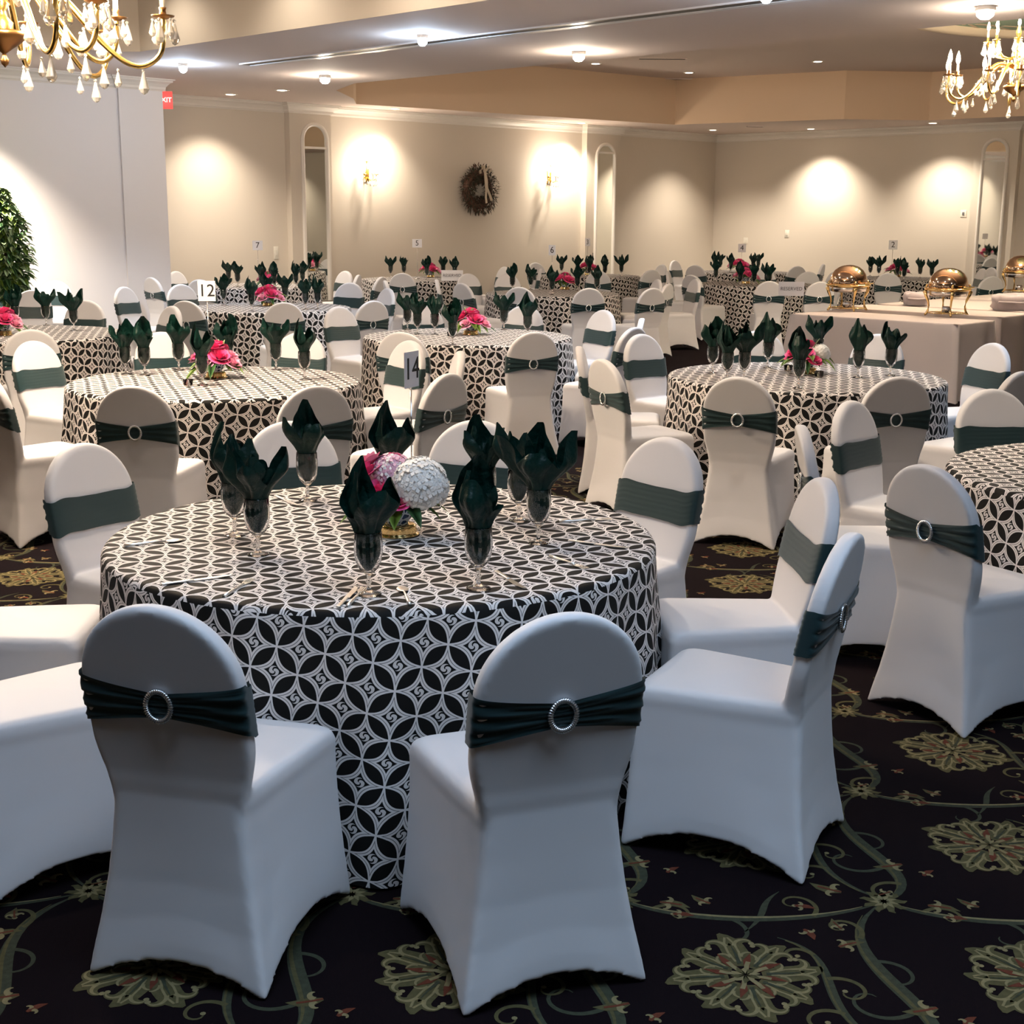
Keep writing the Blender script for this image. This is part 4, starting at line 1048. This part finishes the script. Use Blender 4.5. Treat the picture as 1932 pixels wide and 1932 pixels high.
def sconce(px, py, label):
    p_ = onY(px, py, YB); t = thing('wall_sconce', label, 'wall lamp', (p_.x, p_.y, p_.z), wall_frame(None, -dY), 'crystal wall sconces')
    bm = bmesh.new()
    for v in box(bm, (0, -.015, -.05), (.10, .03, .34)): pass
    bevel_all(bm, .012); obj('backplate', bm, 'brass', t)
    for s_ in (-1, 0, 1):
        y_ = -.12 if s_ else -.19
        bm = bmesh.new(); tube(bm, [(0, -.03, -.14), (s_*.06, y_*.6, -.20), (s_*.12, y_, -.17), (s_*.13, y_, -.10)], .007, 8)
        lathe(bm, [(0, -.10), (.035, -.10), (.04, -.09), (.01, -.085)], 16, s_*.13, y_); ar = obj('arm', bm, 'brass', t)
        bm = bmesh.new(); lathe(bm, [(.012, -.09), (.012, .0), (0, .0)], 12, s_*.13, y_); obj('candle_sleeve', bm, 'candle', ar)
        bm = bmesh.new(); lathe(bm, [(0, 0), (.022, .015), (.034, .05), (.028, .085), (.012, .12), (0, .14)], 16, s_*.13, y_); obj('bulb', bm, 'sconce_bulb', ar)
    for k in range(9):
        a = PI*k/8; bm = bmesh.new(); lathe(bm, [(0, -.0), (.006, -.01), (.013, -.045), (.009, -.06), (0, -.068)], 8, .15*math.cos(a), -.10-.10*math.sin(a), -.13-.10*math.sin(a)); obj('crystal_drop', bm, 'crystal', t)
    point('glow', t, (0, -.30, .05), 46, WARM2, .10)
sconce(690, 318, 'glowing candle wall sconce left of the wreath'); sconce(1035, 324, 'glowing candle wall sconce right of the wreath')
def wreath():
    p_ = onY(893, 358, YB); t = thing('wreath', 'round dried leaf wreath with a cream bow between the sconces', 'wreath', (p_.x, p_.y, p_.z), wall_frame(None, -dY)); rnd = random.Random(3)
    bm = bmesh.new()
    for k in range(1500):
        a = rnd.random()*2*PI; b = rnd.random()*2*PI; rr = .13*rnd.random()**.5; c = Vector(((.29+rr*math.cos(b))*math.cos(a), -.17+rr*.8*math.sin(b), (.29+rr*math.cos(b))*math.sin(a)))
        d = Vector((math.cos(a)*math.cos(b)+rnd.gauss(0, .5), math.sin(b)*.9+rnd.gauss(0, .4), math.sin(a)*math.cos(b)+rnd.gauss(0, .5)))
        leafblade(bm, c, d, .06+.04*rnd.random(), .012, rnd.choice((0, 0, 1)), .2)
    obj('leaves', bm, ['wreath_green', 'wreath_brown'], t)
    bm = bmesh.new()
    tube(bm, [(.28*math.cos(a), -.12, .28*math.sin(a)) for a in np.linspace(0, 2*PI, 49)], .07, 8, False); obj('ring', bm, 'wreath_brown', t)
    bm = bmesh.new()
    def ribbon(pts, w):
        L_ = []
        for p2 in pts: L_.append((bm.verts.new((p2[0]-w, p2[1]-.11, p2[2])), bm.verts.new((p2[0]+w, p2[1]-.12, p2[2]+.01))))
        for a, b in zip(L_, L_[1:]): bm.faces.new((a[0], a[1], b[1], b[0]))
    for s_ in (-1, 1):
        ribbon([(0, -.18, .30), (s_*.07, -.22, .36), (s_*.13, -.20, .33), (s_*.10, -.18, .27), (0, -.19, .29)], .022)
        ribbon([(0, -.18, .30), (s_*.05, -.22, .40), (s_*.09, -.2, .41), (s_*.02, -.19, .31)], .02)
    ribbon([(0, -.19, .30), (.03, -.20, .15), (.05, -.19, .02), (.12, -.19, -.10), (.17, -.19, -.20)], .025)
    ribbon([(0, -.19, .30), (-.0, -.20, .15), (.03, -.19, 0), (.02, -.19, -.14), (.04, -.19, -.24)], .020)
    obj('bow', bm, 'ribbon', t)
wreath()
def plate(name, p_, nrm, w, h, label, cat, m='plastic_white', slot='plastic_white'):
    t = thing(name, label, cat, p_, wall_frame(None, nrm)); bm = bmesh.new(); box(bm, (0, -.004, 0), (w, .008, h)); bevel_all(bm, .002); obj('cover_plate', bm, m, t)
    bm = bmesh.new(); box(bm, (0, -.011, 0), (w*.35, .010, h*.4)); obj('toggle', bm, slot, t, smooth=False)
plate('light_switch', onX(1485, 441, XR), -dX, .10, .15, 'white switch plate low on the right wall beyond the tables', 'switch')
plate('thermostat', onX(1818, 403, XR), -dX, .12, .13, 'small grey thermostat on the right wall left of the arched mirror', 'thermostat', 'plastic_white', 'ink_grey')
plate('wall_outlet', onX(1407, 454, XR), -dX, .11, .13, 'pale plate on the wall near the far corner', 'outlet')
plate('wall_switch', onY(521, 477, YB), -dY, .09, .20, 'tall pale plate on the wall left of the left mirror', 'switch')
# exit sign on the end of the white wall
q = at_depth(311, 189, RM(XC+.12, YC-.02).y); t = thing('exit_sign', 'small glowing red EXIT sign at the end of the white wall', 'exit sign', (q.x, q.y, q.z), .25)
bm = bmesh.new(); box(bm, (0, 0, 0), (.20, .06, .22)); bevel_all(bm, .006); sg = obj('housing', bm, 'exit_red', t)
me = text_mesh('EXIT', .085); me.transform(Matrix.Translation((0, -.034, 0))); obj('lettering', me, 'exit_text', sg, smooth=False)
bm = bmesh.new(); box(bm, (0, 0, (ZS-q.z)/2+.055), (.03, .03, ZS-q.z-.11)); obj('mounting_stem', bm, 'trim_paint', t, smooth=False)

# ------------------------------------------------------------------ leafy tree in front of the white wall
def tree():
    d_ = ray(8, 450); t_ = 15.55/d_.dot(dY); p_ = Vector((d_.x*t_, d_.y*t_, 0)); rnd = random.Random(5)
    t = thing('potted_tree', 'leafy green potted tree cut by the left edge before the bright wall', 'plant', (p_.x, p_.y, 0))
    bm = bmesh.new(); lathe(bm, [(0, 0), (.17, 0), (.22, .34), (.235, .36), (.21, .36), (.20, .32), (0, .31)], 28); obj('pot', bm, 'pot', t)
    bm = bmesh.new()
    for k in range(3):
        tube(bm, [(.03*math.cos(k*2.1), .03*math.sin(k*2.1), .3), (.05*math.cos(k*2.1+1), .05*math.sin(k*2.1+1), .8), (.06*math.cos(k*2.1+2), .06*math.sin(k*2.1+2), 1.3), (.05*math.cos(k*2), .05*math.sin(k*2), 1.8)], [.02, .018, .014, .006], 8)
    obj('trunk', bm, 'stem_brown', t)
    bm = bmesh.new()
    for k in range(1900):
        z = .75+1.25*rnd.random(); f = (z-.75)/1.25; R_ = .27*math.sin(PI*min(1, f*.86+.14))**.7*(1 if f < .75 else 1-.5*(f-.75)/.25); a = rnd.random()*2*PI; r = R_*rnd.random()**.45
        leafblade(bm, (r*math.cos(a), r*math.sin(a), z), (math.cos(a)+rnd.gauss(0, .6), math.sin(a)+rnd.gauss(0, .6), rnd.gauss(-.1, .5)), .085+.035*rnd.random(), .028, rnd.choice((0, 0, 1, 2, 2)), .4)
    obj('foliage', bm, ['dark_leaf', 'leaf', 'pale_leaf'], t)
tree()

# ------------------------------------------------------------------ chandeliers
def crystal_mesh(L_, R_):
    bm = bmesh.new(); lathe(bm, [(0, 0), (R_*.35, -.006), (R_*.28, -.014), (R_*.12, -.018), (R_*.25, -.022), (R_*.55, -L_*.45), (R_, -L_*.78), (R_*.6, -L_*.93), (0, -L_)], 8)
    bmesh.ops.recalc_face_normals(bm, faces=bm.faces); me = bpy.data.meshes.new('crystal_drop'); bm.to_mesh(me); bm.free(); me.materials.append(MAT['crystal']); return me
CM = [crystal_mesh(.13, .027), crystal_mesh(.095, .020)]
def drop(parent, x, y, z, k=0):
    o = bpy.data.objects.new('crystal_drop', CM[k]); C.objects.link(o); o.parent = parent; o.location = (x, y, z); return o
def chandelier(loc, zc, label, rot=0., pw=70):
    """loc = centre; zc = height of the lowest point of the outer arms"""
    t = thing('chandelier', label, 'chandelier', (loc[0], loc[1], zc), rot, 'brass and crystal chandeliers'); top = 4.2-zc
    bm = bmesh.new(); lathe(bm, [(0, -.02), (.018, .0), (.022, .02), (.012, .035), (.010, .05), (.045, .075), (.09, .105), (.115, .13), (.12, .15), (.11, .158), (0, .16)], 32); obj('finial_cup', bm, 'old_brass', t)['label'] = 'dark turned bottom finial'
    bm = bmesh.new(); lathe(bm, [(.05, .158), (.055, .20), (.03, .23), (.022, .26), (.045, .29), (.03, .32), (.02, .38), (.035, .45), (.05, .50), (.03, .56), (.018, .62), (.03, .70), (.012, .78), (.010, top)], 24); obj('column', bm, 'brass', t)
    bm = bmesh.new(); lathe(bm, [(0, top-.06), (.05, top-.05), (.09, top), (0, top)], 24); obj('canopy', bm, 'brass', t)
    NA_ = 12; lights = []
    for k in range(NA_):
        a = 2*PI*k/NA_; c, s = math.cos(a), math.sin(a)
        outer = k % 2 == 0; R_ = .80 if outer else .60; zl = 0.0 if outer else .045; zb = .245 if outer else .27
        path = [(.03, .34), (.10, .37), (.20, .38), (.30, .33), (.40, .22), (.50*R_/.8, .10), (.60*R_/.8, zl+.02), (.68*R_/.8, zl), (.75*R_/.8, zl+.03), (.79*R_/.8, zl+.09), (R_, zb-.04), (R_, zb)]
        if not outer: path = [(.03, .34), (.08, .37), (.15, .37), (.22, .32), (.30, .22), (.38, .12), (.45, .06), (.51, zl), (.56, zl+.03), (.59, zl+.09), (R_, zb-.04), (R_, zb)]
        # smooth
        pts = []
        P_ = [Vector((r*c, r*s, z)) for r, z in path]
        for i in range(len(P_)-1):
            p0, p1, p2, p3 = P_[max(0, i-1)], P_[i], P_[i+1], P_[min(len(P_)-1, i+2)]
            for q_ in range(4):
                u = q_/4; pts.append(.5*((2*p1)+(-p0+p2)*u+(2*p0-5*p1+4*p2-p3)*u*u+(-p0+3*p1-3*p2+p3)*u**3))
        pts.append(P_[-1])
        bm = bmesh.new(); tube(bm, pts, [.017 if i < 20 else .0135 for i in range(len(pts))], 8)
        lathe(bm, [(.012, -.012), (.02, -.006), (.02, .006), (.012, .012)], 10, .30*c, .30*s, .33)
        ar = obj('arm', bm, 'brass', t)
        x, y = R_*c, R_*s
        bm = bmesh.new(); lathe(bm, [(0, zb-.012), (.02, zb-.012), (.055, zb), (.06, zb+.006), (.02, zb+.002), (.016, zb+.03), (.020, zb+.045), (0, zb+.045)], 20, x, y); obj('bobeche', bm, 'old_brass', ar)
        bm = bmesh.new(); lathe(bm, [(.013, zb+.04), (.013, zb+.12), (.008, zb+.122), (0, zb+.122)], 12, x, y); obj('candle_sleeve', bm, 'candle', ar)
        bm = bmesh.new(); lathe(bm, [(0, zb+.12), (.014, zb+.13), (.024, zb+.16), (.020, zb+.20), (.007, zb+.245), (0, zb+.26)], 12, x, y); obj('flame_bulb', bm, 'bulb', ar)
        for j in range(6):
            b = 2*PI*j/6+.3; drop(ar, x+.055*math.cos(b), y+.055*math.sin(b), zb-.008, j % 2)
        for (rr, zz, kk) in ((R_*.86, zl+.0, 0), (R_*.70, zl+.0, 1), (.40, .20, 0)): drop(ar, rr*c, rr*s, zz-.012, kk)
    for k in range(8):
        a = 2*PI*k/8+.2; c, s = math.cos(a), math.sin(a); bm = bmesh.new()
        tube(bm, [(r*c, r*s, z) for r, z in ((.02, .46), (.10, .43), (.20, .45), (.29, .53), (.31, .60))], .009, 8)
        lathe(bm, [(0, .60), (.04, .61), (.045, .615), (.015, .615), (.012, .66), (0, .66)], 16, .31*c, .31*s); ar = obj('upper_arm', bm, 'brass', t)
        bm = bmesh.new(); lathe(bm, [(.011, .65), (.011, .73), (0, .73)], 12, .31*c, .31*s); obj('candle_sleeve', bm, 'candle', ar)
        bm = bmesh.new(); lathe(bm, [(0, .73), (.012, .74), (.018, .765), (.005, .82), (0, .83)], 12, .31*c, .31*s); obj('flame_bulb', bm, 'bulb', ar)
        for j in range(4): b = 2*PI*j/4; drop(ar, .31*c+.042*math.cos(b), .31*s+.042*math.sin(b), .602, 0)
        drop(ar, .12*c, .12*s, .42, 0)
    for k in range(4):
        a = PI/2*k+.4; point('candle_glow', t, (.55*math.cos(a), .55*math.sin(a), .42), pw/4, WARM, .12)
    return t
q = at_depth(10, 128, 7.3); chandelier((q.x, 7.3), q.z+.02, 'large brass crystal chandelier cut by the top left corner', .12, 850)
q = at_depth(1912, 190, 15.4); chandelier((q.x, 15.4), q.z, 'brass crystal chandelier cut by the right edge under the painted dome', .25, 700)
